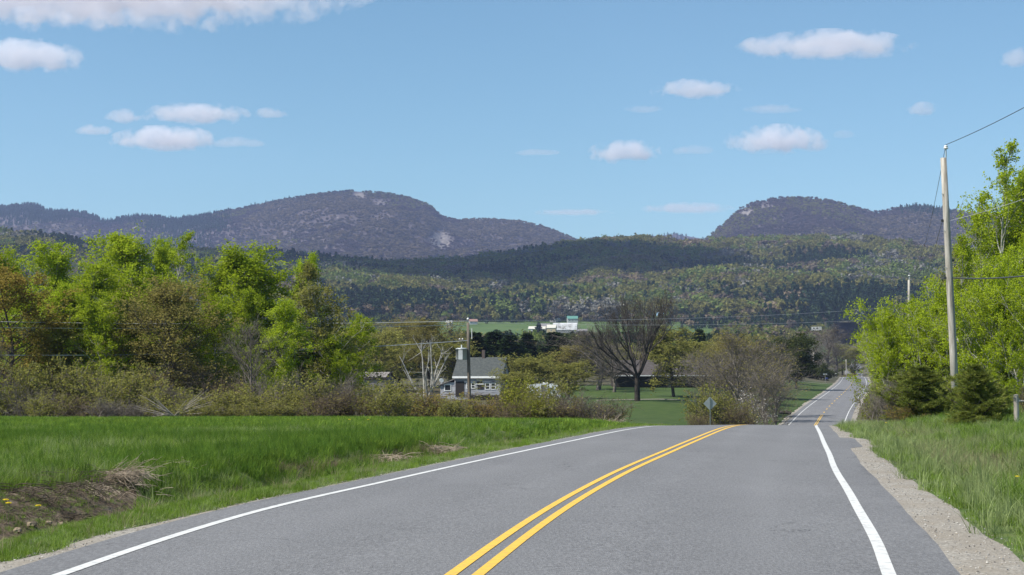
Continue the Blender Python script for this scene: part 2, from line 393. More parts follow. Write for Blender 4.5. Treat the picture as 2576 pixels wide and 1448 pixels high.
for k in range(28):
    y0 = 243 + k * 12.2
    me_ = strip('dash', lambda y: 0 * y - .10, lambda y: 0 * y + .10, yellow_p, 0, 0, .006, rr=np.array([y0, y0 + 1.5, y0 + 3.05]))
    link('centre_dash', me_, road)

# ------------------------------------------------------------------ vegetation generators
def tubes(seg, k):
    """seg (N,8): p0,p1,r0,r1 -> verts, quads"""
    seg = np.asarray(seg, float); p0 = seg[:, 0:3]; p1 = seg[:, 3:6]; r0 = seg[:, 6]; r1 = seg[:, 7]
    d = p1 - p0; d /= np.linalg.norm(d, axis=1, keepdims=True) + 1e-9
    up = np.where(np.abs(d[:, 2:3]) < .9, np.array([[0, 0, 1.]]), np.array([[1., 0, 0]]))
    a = np.cross(d, up); a /= np.linalg.norm(a, axis=1, keepdims=True) + 1e-9; b = np.cross(d, a)
    th = np.arange(k) * 2 * math.pi / k
    ring = a[:, None, :] * np.cos(th)[None, :, None] + b[:, None, :] * np.sin(th)[None, :, None]
    v = np.concatenate([p0[:, None] + ring * r0[:, None, None], p1[:, None] + ring * r1[:, None, None]], 1)
    n = len(seg); base = np.arange(n)[:, None] * 2 * k; j = np.arange(k)[None, :]
    f = np.stack([base + j, base + (j + 1) % k, base + k + (j + 1) % k, base + k + j], -1).reshape(-1, 4)
    return v.reshape(-1, 3), f
def wood_mesh(name, segs, mat, thin=.03):
    segs = np.asarray(segs, float); big = segs[:, 6] > thin
    Vs = []; Fs = []; off = 0
    for sel, k in ((big, 6), (~big, 3)):
        if sel.any():
            v, f = tubes(segs[sel], k); Vs.append(v); Fs.append(f + off); off += len(v)
    return mesh_np(name, np.concatenate(Vs), [np.concatenate(Fs)], mat, smooth=True)
def cards(P, size, r, aspect=.6, up=0., drop=None):
    """rhombus leaf faces at P"""
    n = len(P); a = r.normal(size=(n, 3)); a[:, 2] += up; a /= np.linalg.norm(a, axis=1, keepdims=True)
    b = r.normal(size=(n, 3)); b = np.cross(a, b); b /= np.linalg.norm(b, axis=1, keepdims=True)
    s = (size * r.uniform(.6, 1.35, n))[:, None]
    nrm = np.cross(a, b)
    v = np.stack([P - a * s * .5, P + b * s * aspect * .5 + nrm * s * .1, P + a * s * .5, P - b * s * aspect * .5 + nrm * s * .1], 1).reshape(-1, 3)
    f = (np.arange(n)[:, None] * 4 + np.arange(4)[None, :])
    return v, f
def path(p, d, L, n, r, wob, lift):
    pts = [p]; d = d / (np.linalg.norm(d) + 1e-9)
    for i in range(n):
        d = d + r.normal(size=3) * wob + np.array([0, 0, lift]); d = d / np.linalg.norm(d)
        pts.append(pts[-1] + d * L / n)
    return pts, d
def segs_of(pts, r0, r1):
    n = len(pts) - 1; out = []
    for i in range(n):
        a = r0 + (r1 - r0) * i / n; b = r0 + (r1 - r0) * (i + 1) / n
        out.append(np.concatenate([pts[i], pts[i + 1], [a, b]]))
    return out
def broad(seed, H=12., Rc=3., cb=.18, n1=34, m2=5, m3=3, up=.5, tr=.16, env=None, multi=1):
    """broadleaf skeleton; returns segments and twig points"""
    r = np.random.default_rng(seed); segs = []; tips = []
    if env is None: env = lambda h: math.sin(math.pi * min(1, max(0, (h - cb) / (1 - cb) * .86 + .12))) ** .75
    for s in range(multi):
        base = np.array([r.normal() * .3 * (multi > 1), r.normal() * .3 * (multi > 1), -.3]); d0 = np.array([r.normal() * .05, r.normal() * .05, 1.])
        if multi > 1: d0[:2] += r.normal(size=2) * .16
        tp, _ = path(base, d0, H * (.97 if s == 0 else r.uniform(.7, .95)) + .3, 12, r, .035, .02)
        segs += segs_of(tp, tr * (1 if multi == 1 else .7), .015)
        for i in range(n1 // multi):
            h = cb + (1 - cb) * (i + r.uniform(0, 1)) / (n1 // multi); h = min(h, .985)
            q = h * 12; k = int(q); p = tp[k] + (tp[min(k + 1, 12)] - tp[k]) * (q - k)
            az = i * 2.4 + r.uniform(-.6, .6); L = max(.4, Rc * env(h) * r.uniform(.45, 1.35))
            e = up + .45 * h + r.uniform(-.2, .25)
            d = np.array([math.cos(az) * math.cos(e), math.sin(az) * math.cos(e), math.sin(e)])
            bp, _ = path(p, d, L * 1.15, 5, r, .13, .09); r1 = .012 + .34 * tr * (1 - h) ** .7
            segs += segs_of(bp, r1, .01)
            for j in range(m2):
                q2 = r.uniform(.25, 1) * 5; k2 = min(4, int(q2)); p2 = bp[k2] + (bp[k2 + 1] - bp[k2]) * (q2 - k2)
                d2 = (bp[k2 + 1] - bp[k2]); d2 = d2 / np.linalg.norm(d2) + r.normal(size=3) * .65 + np.array([0, 0, .22])
                cp, _ = path(p2, d2, L * r.uniform(.3, .55), 3, r, .2, .08); segs += segs_of(cp, .013, .007)
                for l in range(m3):
                    q3 = r.uniform(.2, 1) * 3; k3 = min(2, int(q3)); p3 = cp[k3] + (cp[k3 + 1] - cp[k3]) * (q3 - k3)
                    d3 = cp[-1] - cp[0] + r.normal(size=3) * .6 * L * .4
                    ep, _ = path(p3, d3, L * r.uniform(.16, .3) + .15, 2, r, .2, .05); segs += segs_of(ep, .007, .004)
                    tips += ep[1:]
                tips.append(cp[-1])
    return np.array(segs), np.array(tips)
def leaves_at(tips, n, spread, size, seed, **k):
    r = np.random.default_rng(seed); i = r.integers(0, len(tips), n)
    P = tips[i] + r.normal(size=(n, 3)) * spread * r.uniform(.4, 1.3, (n, 1))
    return cards(P, size, r, **k)
def clump_leaves(tips, n, spread, size, seed, keep=.75, **k):
    """leaves gathered on some of the twigs only, so that gaps stay open"""
    r = np.random.default_rng(seed); t = tips[r.uniform(size=len(tips)) < keep]
    return leaves_at(t, n, spread, size, seed + 1, **k)
PROTO = {}
def proto(kind, variant, wood, leaf):
    # centre the crown over its foot and note its true height and radius
    ms = [m for m in (wood, leaf) if m is not None]; C = []
    for m in ms:
        c = np.empty(len(m.vertices) * 3, np.float32); m.vertices.foreach_get('co', c); C.append(c.reshape(-1, 3))
    A = C[-1]; A = A[A[:, 2] > .25 * A[:, 2].max()]
    lo = np.percentile(A[:, :2], 4, axis=0); hi = np.percentile(A[:, :2], 96, axis=0); ce = (lo + hi) / 2
    H0 = np.percentile(C[-1][:, 2], 99.8)
    for m, c in zip(ms, C):
        c[:, :2] -= ce[None] * np.clip(c[:, 2:3] / (.55 * H0), 0, 1); m.vertices.foreach_set('co', c.ravel()); m.update()
    PROTO.setdefault(kind, []).append((wood, leaf, float(H0), float((hi - lo).mean() / 2) * 1.02))
def make_broad(kind, nvar, wmat, lmat, nleaf, spread, lsize, keep=.75, **kw):
    for v in range(nvar):
        sd = hash_(kind) + v * 101
        sg, tp = broad(sd, **kw)
        wood = wood_mesh(kind + '_trunk', sg, wmat)
        leaf = None
        if nleaf:
            lv, lf = clump_leaves(tp, nleaf, spread, lsize, sd + 5, keep)
            leaf = mesh_np(kind + '_crown', lv, [lf], lmat)
        proto(kind, v, wood, leaf)
def hash_(s):
    h = 0
    for c in s: h = (h * 31 + ord(c)) % 99991
    return h
poplar_env = lambda h: (.45 + .6 * math.sin(math.pi * min(1, max(0, (h - .05) / .95)) ** .9)) if h < .93 else .3
make_broad('poplar', 4, bark_pale, leaf_bright, 27000, .20, .165, .9, H=14, Rc=2.9, cb=.12, n1=46, m2=5, m3=3, up=.55, tr=.16, env=poplar_env)
make_broad('aspen', 3, bark_pale, leaf_yellow, 27000, .15, .125, .93, H=9, Rc=2.6, cb=.06, n1=52, m2=5, m3=3, up=.5, tr=.10, env=poplar_env, multi=3)
make_broad('sprout', 2, bark_pale, leaf_yellow, 13000, .13, .14, .8, H=15, Rc=2.2, cb=.12, n1=46, m2=5, m3=3, up=.85, tr=.15, env=poplar_env, multi=2)
make_broad('maple', 2, bark, leaf_rust, 15000, .2, .16, .9, H=12, Rc=3.6, cb=.18, n1=40, m2=5, m3=3, up=.45, tr=.2)
make_broad('budding', 3, bark, leaf_olive, 13000, .2, .155, .85, H=12, Rc=3.6, cb=.18, n1=40, m2=6, m3=3, up=.5, tr=.17)
make_broad('sparse', 2, bark_pale, leaf_bud, 5200, .16, .17, .7, H=11, Rc=2.2, cb=.2, n1=34, m2=5, m3=4, up=.6, tr=.12)
make_broad('pale', 3, bark, leaf_bud, 7500, .22, .24, .85, H=10, Rc=3.6, cb=.15, n1=36, m2=5, m3=3, up=.5, tr=.17)
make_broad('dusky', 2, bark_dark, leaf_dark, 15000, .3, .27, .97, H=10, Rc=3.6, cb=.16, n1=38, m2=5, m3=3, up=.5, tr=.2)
make_broad('bare', 3, twig_grey, None, 0, .1, .1, H=11, Rc=3.4, cb=.16, n1=44, m2=8, m3=6, up=.7, tr=.17)
make_broad('barebrown', 2, twig_grey, leaf_olive, 1300, .12, .15, .6, H=10, Rc=3.6, cb=.08, n1=60, m2=8, m3=5, up=.8, tr=.12, multi=3)

def shrub(seed, H=3., Rr=1.7, stems=26, m=7, m3=3):
    r = np.random.default_rng(seed); segs = []; tips = []
    for s in range(stems):
        az = r.uniform(0, 6.28); lean = abs(r.normal()) * .38; b = np.array([r.normal() * Rr * .28, r.normal() * Rr * .28, -.15])
        d = np.array([math.cos(az) * lean, math.sin(az) * lean, 1.]); L = H * r.uniform(.55, 1.02) * (1 - .15 * lean)
        p, _ = path(b, d, L, 6, r, .12, .0); segs += segs_of(p, .026, .008)
        for j in range(m):
            q = r.uniform(1.2, 6); k = min(5, int(q)); p2 = p[k] + (p[k + 1] - p[k]) * (q - k)
            d2 = (p[k + 1] - p[k]) / np.linalg.norm(p[k + 1] - p[k]) + r.normal(size=3) * .6 + np.array([0, 0, .15])
            c, _ = path(p2, d2, H * r.uniform(.16, .34), 3, r, .22, .02); segs += segs_of(c, .011, .005); tips += c[1:]
            for l in range(m3):
                k3 = r.integers(1, 4); e, _ = path(c[min(k3, 3)], d2 + r.normal(size=3) * .7, H * r.uniform(.07, .16), 2, r, .2, .0)
                segs += segs_of(e, .006, .004); tips += e[1:]
    return np.array(segs), np.array(tips)
def make_shrub(kind, nvar, wmat, lmat, nleaf, lsize, **kw):
    for v in range(nvar):
        sd = hash_(kind) + v * 77; sg, tp = shrub(sd, **kw); wood = wood_mesh(kind + '_stems', sg, wmat, .02); leaf = None
        if nleaf:
            lv, lf = clump_leaves(tp, nleaf, .10, lsize, sd + 3, .8); leaf = mesh_np(kind + '_leaves', lv, [lf], lmat)
        proto(kind, v, wood, leaf)
make_shrub('olive_shrub', 4, twig_grey, leaf_bud, 3400, .13)
make_shrub('green_shrub', 2, twig_brown, leaf_mat('leaf_shrub_green', [(.13, .15, .02), (.21, .22, .03), (.27, .27, .05)]), 3000, .14)
make_shrub('brown_shrub', 3, twig_brown, leaf_olive, 700, .12, stems=34, m=9, m3=4)
make_shrub('grey_shrub', 2, twig_grey, None, 0, .1, stems=34, m=9, m3=4)
make_shrub('rust_shrub', 2, twig_brown, leaf_rust, 1500, .12, stems=30)
make_shrub('dark_shrub', 2, bark_dark, leaf_dark, 6000, .2)
make_shrub('blossom_shrub', 1, twig_grey, blossom, 500, .10)

def conifer(seed, H=12., Rc=2.6, cb=.1, whorls=22, per=6, ragged=.3):
    r = np.random.default_rng(seed); segs = []; V0 = []; 
    tp, _ = path(np.array([0, 0, -.3]), np.array([0, 0, 1.]), H + .3, 10, r, .012, .03); segs += segs_of(tp, .02 * H, .012)
    P = []; D = []
    for w in range(whorls):
        h = cb + (1 - cb) * (w + r.uniform(0, .8)) / whorls
        q = min(9.99, h * 10); k = int(q); p = tp[k] + (tp[k + 1] - tp[k]) * (q - k)
        rad = Rc * (1 - h) ** .8 * (1 if h > cb + .12 else .75)
        for b in range(per):
            az = b * 6.283 / per + w * .9 + r.uniform(-.35, .35); L = max(.25, rad * r.uniform(1 - ragged, 1 + ragged * .6) + .12)
            e = (-.12 if H > 5 else .25) + .6 * h + r.uniform(-.15, .15)
            d = np.array([math.cos(az) * math.cos(e), math.sin(az) * math.cos(e), math.sin(e)])
            bp, _ = path(p, d, L, 4, r, .06, .05); segs += segs_of(bp, .02 + .012 * L, .008)
            m = int(10 + 26 * L / Rc)
            t = r.uniform(.15, 1.02, m) * 4; kk = np.minimum(3, t.astype(int)); bpa = np.array(bp)
            pp = bpa[kk] + (bpa[kk + 1] - bpa[kk]) * (t - kk)[:, None]
            side = np.array([-d[1], d[0], 0]); sgn = r.uniform(-1, 1, m)
            pp = pp + side * (sgn * .28 * L * (1.15 - t / 4))[:, None] + r.normal(size=(m, 3)) * .05 * L
            dd = d[None] * .8 + side * sgn[:, None] * .7 + r.normal(size=(m, 3)) * .3 + np.array([0, 0, .1])
            P.append(pp); D.append(dd)
    P = np.concatenate(P); D = np.concatenate(D); D /= np.linalg.norm(D, axis=1, keepdims=True)
    return np.array(segs), P, D, r
def tuft_cards(P, D, r, L, w, per=3):
    P = np.repeat(P, per, 0); D = np.repeat(D, per, 0) + r.normal(size=(len(P), 3)) * .45; D /= np.linalg.norm(D, axis=1, keepdims=True)
    n = len(P); b = np.cross(D, r.normal(size=(n, 3))); b /= np.linalg.norm(b, axis=1, keepdims=True); l = (L * r.uniform(.6, 1.3, n))[:, None]
    v = np.stack([P - b * w * .5, P + D * l * .5 - b * w * .0 + b * w * .6, P + D * l, P + D * l * .45 - b * w * .6], 1).reshape(-1, 3)
    return v, np.arange(n)[:, None] * 4 + np.arange(4)[None]
for v in range(3):
    sg, P, D, r = conifer(500 + v * 9, ragged=.4); wood = wood_mesh('conifer_trunk', sg, bark_dark)
    lv, lf = tuft_cards(P, D, r, .5, .16, 3); proto('conifer', v, wood, mesh_np('conifer_crown', lv, [lf], needle))
for v in range(2):
    sg, P, D, r = conifer(700 + v * 9, H=2.6, Rc=1.5, cb=.02, whorls=13, per=8, ragged=.6); wood = wood_mesh('young_pine_trunk', sg, bark)
    D[:, 2] += .5; lv, lf = tuft_cards(P, D / np.linalg.norm(D, axis=1, keepdims=True), r, .17, .016, 12); proto('young_pine', v, wood, mesh_np('young_pine_crown', lv, [lf], needle_young))
DIM = dict(poplar=(14, 2.4), aspen=(9, 2.7), maple=(12, 3.8), budding=(12, 3.8), sparse=(11, 2.5), pale=(10, 3.8), dusky=(10, 3.8), bare=(11, 3.6),
           barebrown=(10, 3.8), conifer=(12, 2.4), young_pine=(2.6, 1.45), olive_shrub=(3, 1.8), green_shrub=(3, 1.8), brown_shrub=(3, 1.8),
           grey_shrub=(3, 1.8), rust_shrub=(3, 1.8), blossom_shrub=(3, 1.8))
NAMES = dict(poplar='poplar_tree', aspen='aspen_tree', maple='maple_tree', budding='budding_tree', sparse='sparse_tree', pale='olive_tree_budding',
             dusky='dark_tree', sprout='poplar_tree', bare='bare_tree', barebrown='bare_thicket_tree', conifer='pine_tree', young_pine='young_pine')
_cnt = {}
def plant(kind, dx, Y, top, wpx, label, group=None, z=None, var=None, name=None):
    """kind of plant standing at picture column dx, depth Y, its top at picture row `top`, crown wpx wide"""
    n = _cnt.get(kind, 0); _cnt[kind] = n + 1
    X = Xat(dx, Y); zb = gzf(X, Y) if z is None else z
    H = max(.5, Zat(top, Y) - zb); wm = wpx / F * Y
    pr = PROTO[kind]; wood, leaf, H0, R0 = pr[(n if var is None else var) % len(pr)]
    shrubby = kind.endswith('shrub')
    nm = name or NAMES.get(kind, kind)
    o = empty(nm, (X, Y, zb), label, 'shrub' if shrubby else 'tree', group, rz=(n * 2.4 + dx * .01) % 6.28)
    o.scale = (wm / 2 / R0, wm / 2 / R0, H / H0)
    link('stems' if shrubby else 'trunk', wood, o)
    if leaf is not None: link('foliage' if shrubby else 'crown', leaf, o)
    return o

# ------------------------------------------------------------------ geometry-node scatter for what nobody could count
def scatter(name, P, rotz, scl, idx, sources, label, tilt=None):
    P = np.asarray(P, np.float32); me = bpy.data.meshes.new(name); me.vertices.add(len(P)); me.vertices.foreach_set('co', P.ravel())
    rot = np.zeros((len(P), 3), np.float32); rot[:, 2] = rotz
    if tilt is not None: rot[:, :2] = tilt
    scl = np.asarray(scl, np.float32)
    if scl.ndim == 1: scl = np.repeat(scl[:, None], 3, 1)
    a = me.attributes.new('rot', 'FLOAT_VECTOR', 'POINT'); a.data.foreach_set('vector', rot.ravel())
    a = me.attributes.new('scl', 'FLOAT_VECTOR', 'POINT'); a.data.foreach_set('vector', scl.ravel())
    a = me.attributes.new('idx', 'INT', 'POINT'); a.data.foreach_set('value', np.asarray(idx, np.int32))
    o = link(name, me); tag(o, label, kind='stuff')
    c = bpy.data.collections.new(name + '_pieces')
    for i, m_ in enumerate(sources):
        s = bpy.data.objects.new('%s_piece_%02d' % (name, i), m_); c.objects.link(s)
    g = bpy.data.node_groups.new(name, 'GeometryNodeTree')
    g.interface.new_socket('Geometry', in_out='INPUT', socket_type='NodeSocketGeometry')
    g.interface.new_socket('Geometry', in_out='OUTPUT', socket_type='NodeSocketGeometry')
    N = g.nodes; gi = N.new('NodeGroupInput'); go = N.new('NodeGroupOutput')
    ip = N.new('GeometryNodeInstanceOnPoints'); ci = N.new('GeometryNodeCollectionInfo')
    ci.inputs['Collection'].default_value = c; ci.inputs['Separate Children'].default_value = True; ci.inputs['Reset Children'].default_value = True
    ip.inputs['Pick Instance'].default_value = True
    def na(nm, ty):
        n = N.new('GeometryNodeInputNamedAttribute'); n.data_type = ty; n.inputs['Name'].default_value = nm; return n.outputs['Attribute']
    L = g.links; L.new(gi.outputs[0], ip.inputs['Points']); L.new(ci.outputs[0], ip.inputs['Instance'])
    L.new(na('idx', 'INT'), ip.inputs['Instance Index']); L.new(na('rot', 'FLOAT_VECTOR'), ip.inputs['Rotation']); L.new(na('scl', 'FLOAT_VECTOR'), ip.inputs['Scale'])
    L.new(ip.outputs[0], go.inputs[0])
    md = o.modifiers.new('scatter', 'NODES'); md.node_group = g
    return o
def far_tree(seed, mat, conif=False, n=170, size=.42):
    """unit tree (height 1, radius about .4) of small leaf faces"""
    r = np.random.default_rng(seed)
    if conif:
        h = r.uniform(.06, 1, n) ** 1.1; rad = .26 * (1 - h) ** .85 + .015; az = r.uniform(0, 6.28, n); q = rad * np.sqrt(r.uniform(.25, 1, n))
        P = np.stack([np.cos(az) * q, np.sin(az) * q, h], -1); v, f = cards(P, .17, r, .6, up=.3)
    else:
        k = r.normal(size=(9, 3)); k /= np.linalg.norm(k, axis=1, keepdims=True); k *= r.uniform(.3, .8, (9, 1))
        k = k * np.array([.34, .34, .3]) + np.array([0, 0, .62])
        P = k[r.integers(0, 9, n)] + r.normal(size=(n, 3)) * np.array([.10, .10, .09]); v, f = cards(P, .16, r, .75)
    tv, tf = tubes(np.array([[0, 0, -.05, 0, 0, .7, .018, .008]]), 4)
    return mesh_np('far_tree', np.concatenate([v, tv]), [np.concatenate([f, tf + len(v)])], mat)
fm = dict(
    con=leaf_mat('far_conifer', [(.03, .052, .028), (.05, .076, .038)], 3, .1, .3),
    olive=leaf_mat('far_olive', [(.145, .14, .045), (.20, .19, .06)], 3, .35, .25),
    green=leaf_mat('far_green', [(.11, .145, .038), (.16, .20, .055)], 3, .35, .25),
    tan=leaf_mat('far_tan', [(.17, .13, .085), (.22, .175, .115)], 3, .3, .2),
    grey=leaf_mat('far_grey', [(.14, .135, .115), (.195, .19, .165)], 3, .25, .15),
    brown=leaf_mat('far_brown', [(.10, .08, .062), (.14, .115, .09)], 3, .25, .25),
    plum=leaf_mat('far_plum', [(.075, .055, .060), (.11, .082, .088)], 3, .15, .2))
FT = [far_tree(1, fm['con'], True), far_tree(2, fm['con'], True), far_tree(3, fm['olive']), far_tree(4, fm['green']), far_tree(5, fm['tan']),
      far_tree(6, fm['grey']), far_tree(7, fm['brown']), far_tree(8, fm['plum']), far_tree(9, fm['olive'])]

# ------------------------------------------------------------------ hills and mountains
def ridge_sheet(name, label, prof, D, Y0, z0, drop_px, mat, dx0, dx1, ncol, nrow, amp, seed, shape=.85, back=900, Dvar=None, scale=.0022):
    pxs = np.linspace(dx0, dx1, ncol); top = np.interp(pxs, [p[0] for p in prof], [p[1] for p in prof]) + drop_px
    Dc = np.full(ncol, D, float) if Dvar is None else np.interp(pxs, [p[0] for p in Dvar], [p[1] for p in Dvar])
    fy = (CY - top) / F; den = math.cos(PITCH) - fy * math.sin(PITCH)
    zc = EYE + Dc * (math.sin(PITCH) + fy * math.cos(PITCH)) / den
    v = np.linspace(0, 1, nrow); Y = Y0 + (Dc[None, :] - Y0) * v[:, None]
    X = (pxs[None, :] - CX) / F * Y * 1.003
    sh = v[:, None] ** shape
    Z = z0 + (zc[None, :] - z0) * sh
    n = fbm(X * scale, Y * scale, seed, 6, .55) ; rid = 1 - np.abs(2 * (fbm(X * scale * 1.7, Y * scale * .9, seed + 50, 5) ))
    Z = Z + amp * (n * 1.6 + (rid - .8) * .9) * (np.sin(np.pi * np.clip(v, 0, 1)) ** .6)[:, None] * (1 - v[:, None] ** 6)
    vb = np.linspace(.08, 1, 12); Yb = Dc[None, :] + back * vb[:, None]; Zb = zc[None, :] - (zc[None, :] - z0) * (vb[:, None] ** 1.3) * .9
    Xb = (pxs[None, :] - CX) / F * Dc[None, :] * 1.003 * np.ones_like(Yb)
    X = np.concatenate([X, Xb]); Y = np.concatenate([Y, Yb]); Z = np.concatenate([Z, Zb])
    VV = np.stack([X, Y, Z], -1)
    me = mesh_np(name, VV.reshape(-1, 3), [grid_faces(nrow + 12, ncol)], mat, smooth=True)
    o = link(name, me); tag(o, label, kind='structure')
    return o, VV, me
def proj(P):
    """picture coordinates of points"""
    y = P[..., 1]; z = P[..., 2] - EYE
    dep = y * math.cos(PITCH) + z * math.sin(PITCH); u = -y * math.sin(PITCH) + z * math.cos(PITCH)
    return CX + F * P[..., 0] / dep, CY - F * u / dep
def attr_mat(name, base_cols, rock_cols, scale, streak):
    m = noise_mat(name, base_cols, scale=scale, space='P', detail=8); t = m.node_tree; L = t.links; b = t.nodes['Principled BSDF']
    src = b.inputs['Base Color'].links[0].from_socket
    a = t.nodes.new('ShaderNodeAttribute'); a.attribute_name = 'rock'
    g = t.nodes.new('ShaderNodeNewGeometry'); mp = t.nodes.new('ShaderNodeMapping'); mp.inputs['Scale'].default_value = (1, 1, .25); L.new(g.outputs['Position'], mp.inputs[0])
    n = t.nodes.new('ShaderNodeTexNoise'); n.inputs['Scale'].default_value = streak; n.inputs['Detail'].default_value = 8; n.inputs['Roughness'].default_value = .7; L.new(mp.outputs[0], n.inputs['Vector'])
    r = t.nodes.new('ShaderNodeValToRGB'); e = r.color_ramp.elements; e[0].position = .35; e[1].position = .66; e[0].color = rgba(rock_cols[0]); e[1].color = rgba(rock_cols[1])
    L.new(n.outputs['Fac'], r.inputs[0])
    ad = t.nodes.new('ShaderNodeMath'); ad.operation = 'ADD'; L.new(a.outputs['Fac'], ad.inputs[0]); L.new(n.outputs['Fac'], ad.inputs[1])
    mr = t.nodes.new('ShaderNodeMapRange'); mr.inputs[1].default_value = .92; mr.inputs[2].default_value = 1.06; L.new(ad.outputs[0], mr.inputs[0])
    mx = t.nodes.new('ShaderNodeMix'); mx.data_type = 'RGBA'; L.new(mr.outputs[0], mx.inputs[0]); L.new(src, mx.inputs[6]); L.new(r.outputs[0], mx.inputs[7])
    L.new(mx.outputs[2], b.inputs['Base Color']); return m
mount_m = attr_mat('mountain_ground', [(.045, .035, .037), (.068, .053, .056), (.09, .072, .07)], [(.085, .078, .078), (.26, .225, .205)], .012, .055)

LEFT = [(-700, 560), (-300, 540), (-60, 518), (0, 515), (50, 510), (75, 508), (95, 512), (115, 525), (170, 526), (200, 528), (235, 538), (262, 551), (290, 546), (340, 538), (400, 540), (440, 546), (480, 541), (520, 535),
        (580, 522), (650, 510), (720, 495), (800, 482), (850, 478), (890, 475), (960, 480), (1020, 490), (1070, 505), (1090, 519), (1110, 540), (1150, 548), (1220, 546), (1300, 550), (1370, 565), (1430, 590), (1465, 607), (1520, 640), (1700, 720)]
RIGHT = [(1620, 700), (1750, 610), (1770, 600), (1800, 575), (1830, 550), (1860, 520), (1900, 503), (1970, 490), (2050, 492), (2100, 500), (2170, 520), (2210, 528), (2250, 518), (2310, 512), (2370, 520), (2440, 528), (2576, 545), (2900, 560), (3300, 600)]
FARM = [(1480, 640), (1600, 601), (1640, 590), (1700, 585), (1760, 595), (1850, 620), (2000, 660)]
MID = [(-800, 585), (-300, 580), (0, 588), (130, 600), (280, 632), (480, 638), (740, 645), (850, 655), (990, 667), (1140, 660), (1300, 638), (1480, 605), (1620, 600), (1720, 610), (1850, 606), (2000, 600), (2150, 600), (2250, 612), (2400, 640), (2576, 672), (3000, 700), (3400, 720)]
mo1, VL, meL = ridge_sheet('mountain', 'long purple-grey mountain with rock faces left of centre', LEFT, 6200, 3600, 70, 7, mount_m, -650, 1690, 420, 150, 75, 3, Dvar=[(-700, 7000), (200, 6700), (500, 6200), (1100, 6000), (1700, 6100)])
mo2, VR, meR = ridge_sheet('mountain', 'domed grey mountain with a pale cliff on the right', RIGHT, 5000, 3400, 80, 9, mount_m, 1625, 3250, 300, 120, 55, 5)
mo3, VF, meF = ridge_sheet('mountain', 'small far hill in the gap between the two mountains', FARM, 8200, 6600, 60, 5, mount_m, 1490, 1990, 80, 30, 30, 6)
rocksL = [(905, 492, 26, 16, 1.), (960, 512, 40, 18, .8), (1110, 605, 38, 36, 1.1), (1090, 620, 50, 30, .6), (845, 545, 30, 16, .7), (880, 552, 50, 14, .6), (960, 545, 70, 14, .7), (790, 560, 30, 14, .6), (740, 570, 30, 14, .55),
          (800, 605, 40, 10, .55), (740, 610, 16, 10, .6), (900, 580, 70, 20, .5), (1000, 600, 60, 22, .45), (1270, 565, 60, 8, .6), (1370, 612, 20, 6, .8), (340, 572, 10, 8, .9), (280, 555, 10, 5, .8), (210, 588, 9, 7, 1.), (235, 585, 12, 7, .9), (420, 553, 9, 7, .8), (450, 555, 14, 6, .8), (1180, 640, 30, 10, .5)]
rocksR = [(1880, 535, 26, 16, 1.), (1925, 522, 34, 12, .9), (1960, 540, 40, 16, .5), (1990, 560, 30, 8, .45), (2000, 595, 60, 6, .55), (2260, 600, 20, 8, .8), (2200, 590, 50, 8, .55), (1850, 575, 40, 10, .4)]
def add_rock(me, VV, rocks):
    u, w = proj(VV); rk = np.zeros(u.shape)
    for a, b, sx, sy, s in rocks: rk = np.maximum(rk, s * np.exp(-((u - a) / sx) ** 2 - ((w - b) / sy) ** 2))
    rk = rk * .62
    at = me.attributes.new('rock', 'FLOAT', 'POINT'); at.data.foreach_set('value', rk.ravel().astype(np.float32)); return u, w, rk
uL, wL, rkL = add_rock(meL, VL, rocksL); uR, wR, rkR = add_rock(meR, VR, rocksR)
at = meF.attributes.new('rock', 'FLOAT', 'POINT')
def sample_grid(VV, n, r, r0=0, r1=None, extra=None):
    nr, nc = VV.shape[:2]; r1 = r1 or nr - 1
    a = r.uniform(r0, r1 - 1.001, n); b = r.uniform(0, nc - 1.001, n); i = a.astype(int); j = b.astype(int); fa = (a - i)[:, None]; fb = (b - j)[:, None]
    def L(A):
        A = A if A.ndim == 3 else A[..., None]
        return (A[i, j] * (1 - fa) + A[i + 1, j] * fa) * (1 - fb) + (A[i, j + 1] * (1 - fa) + A[i + 1, j + 1] * fa) * fb
    return L(VV), (L(extra)[:, 0] if extra is not None else None)
def mountain_wood(name, VV, rk, n, seed, r0, nr, conb, label, hs=(9, 15)):
    r = np.random.default_rng(seed); P, k = sample_grid(VV, n, r, r0, nr + 3, rk)
    nz = fbm(P[:, 0] * .0022, P[:, 2] * .006, seed, 5); u, w = proj(P)
    keep = r.uniform(size=n) > sstep(.18, .52, k) * .9; P = P[keep]; nz = nz[keep]; u = u[keep]; w = w[keep]; m = len(P)
    con = (nz + conb(u, w) + r.normal(size=m) * .06) > .16
    idx = np.where(con, r.integers(0, 2, m), np.where(fbm(P[:, 0] * .003, P[:, 2] * .007, seed + 9, 4) > .07, r.choice([4, 6, 6], m), np.where(fbm(P[:, 0] * .004, P[:, 2] * .006, seed + 19, 4) > .1, r.choice([8, 6, 7], m), 7))); h = r.uniform(*hs, m) * np.where(con, 1.1, .8)
    P[:, 2] -= .8
    return scatter(name, P, r.uniform(0, 6.28, m), np.stack([h * np.where(con, 1.0, 1.3), h * np.where(con, 1.0, 1.3), h], -1), idx, FT, label)
cbL = lambda u, w: .20 * sstep(640, 480, u) + .25 * np.exp(-((u - 430) / 110) ** 2 - ((w - 560) / 22) ** 2) + .16 * np.exp(-((u - 1330) / 130) ** 2 - ((w - 560) / 16) ** 2) + .10 * np.exp(-((w - np.interp(u, [p[0] for p in LEFT], [p[1] for p in LEFT]) - 4) / 6) ** 2) - .10 * sstep(560, 680, u) * sstep(1140, 1020, u) + .4 * np.exp(-((u - 60) / 90) ** 2 - ((w - 540) / 30) ** 2) - .08
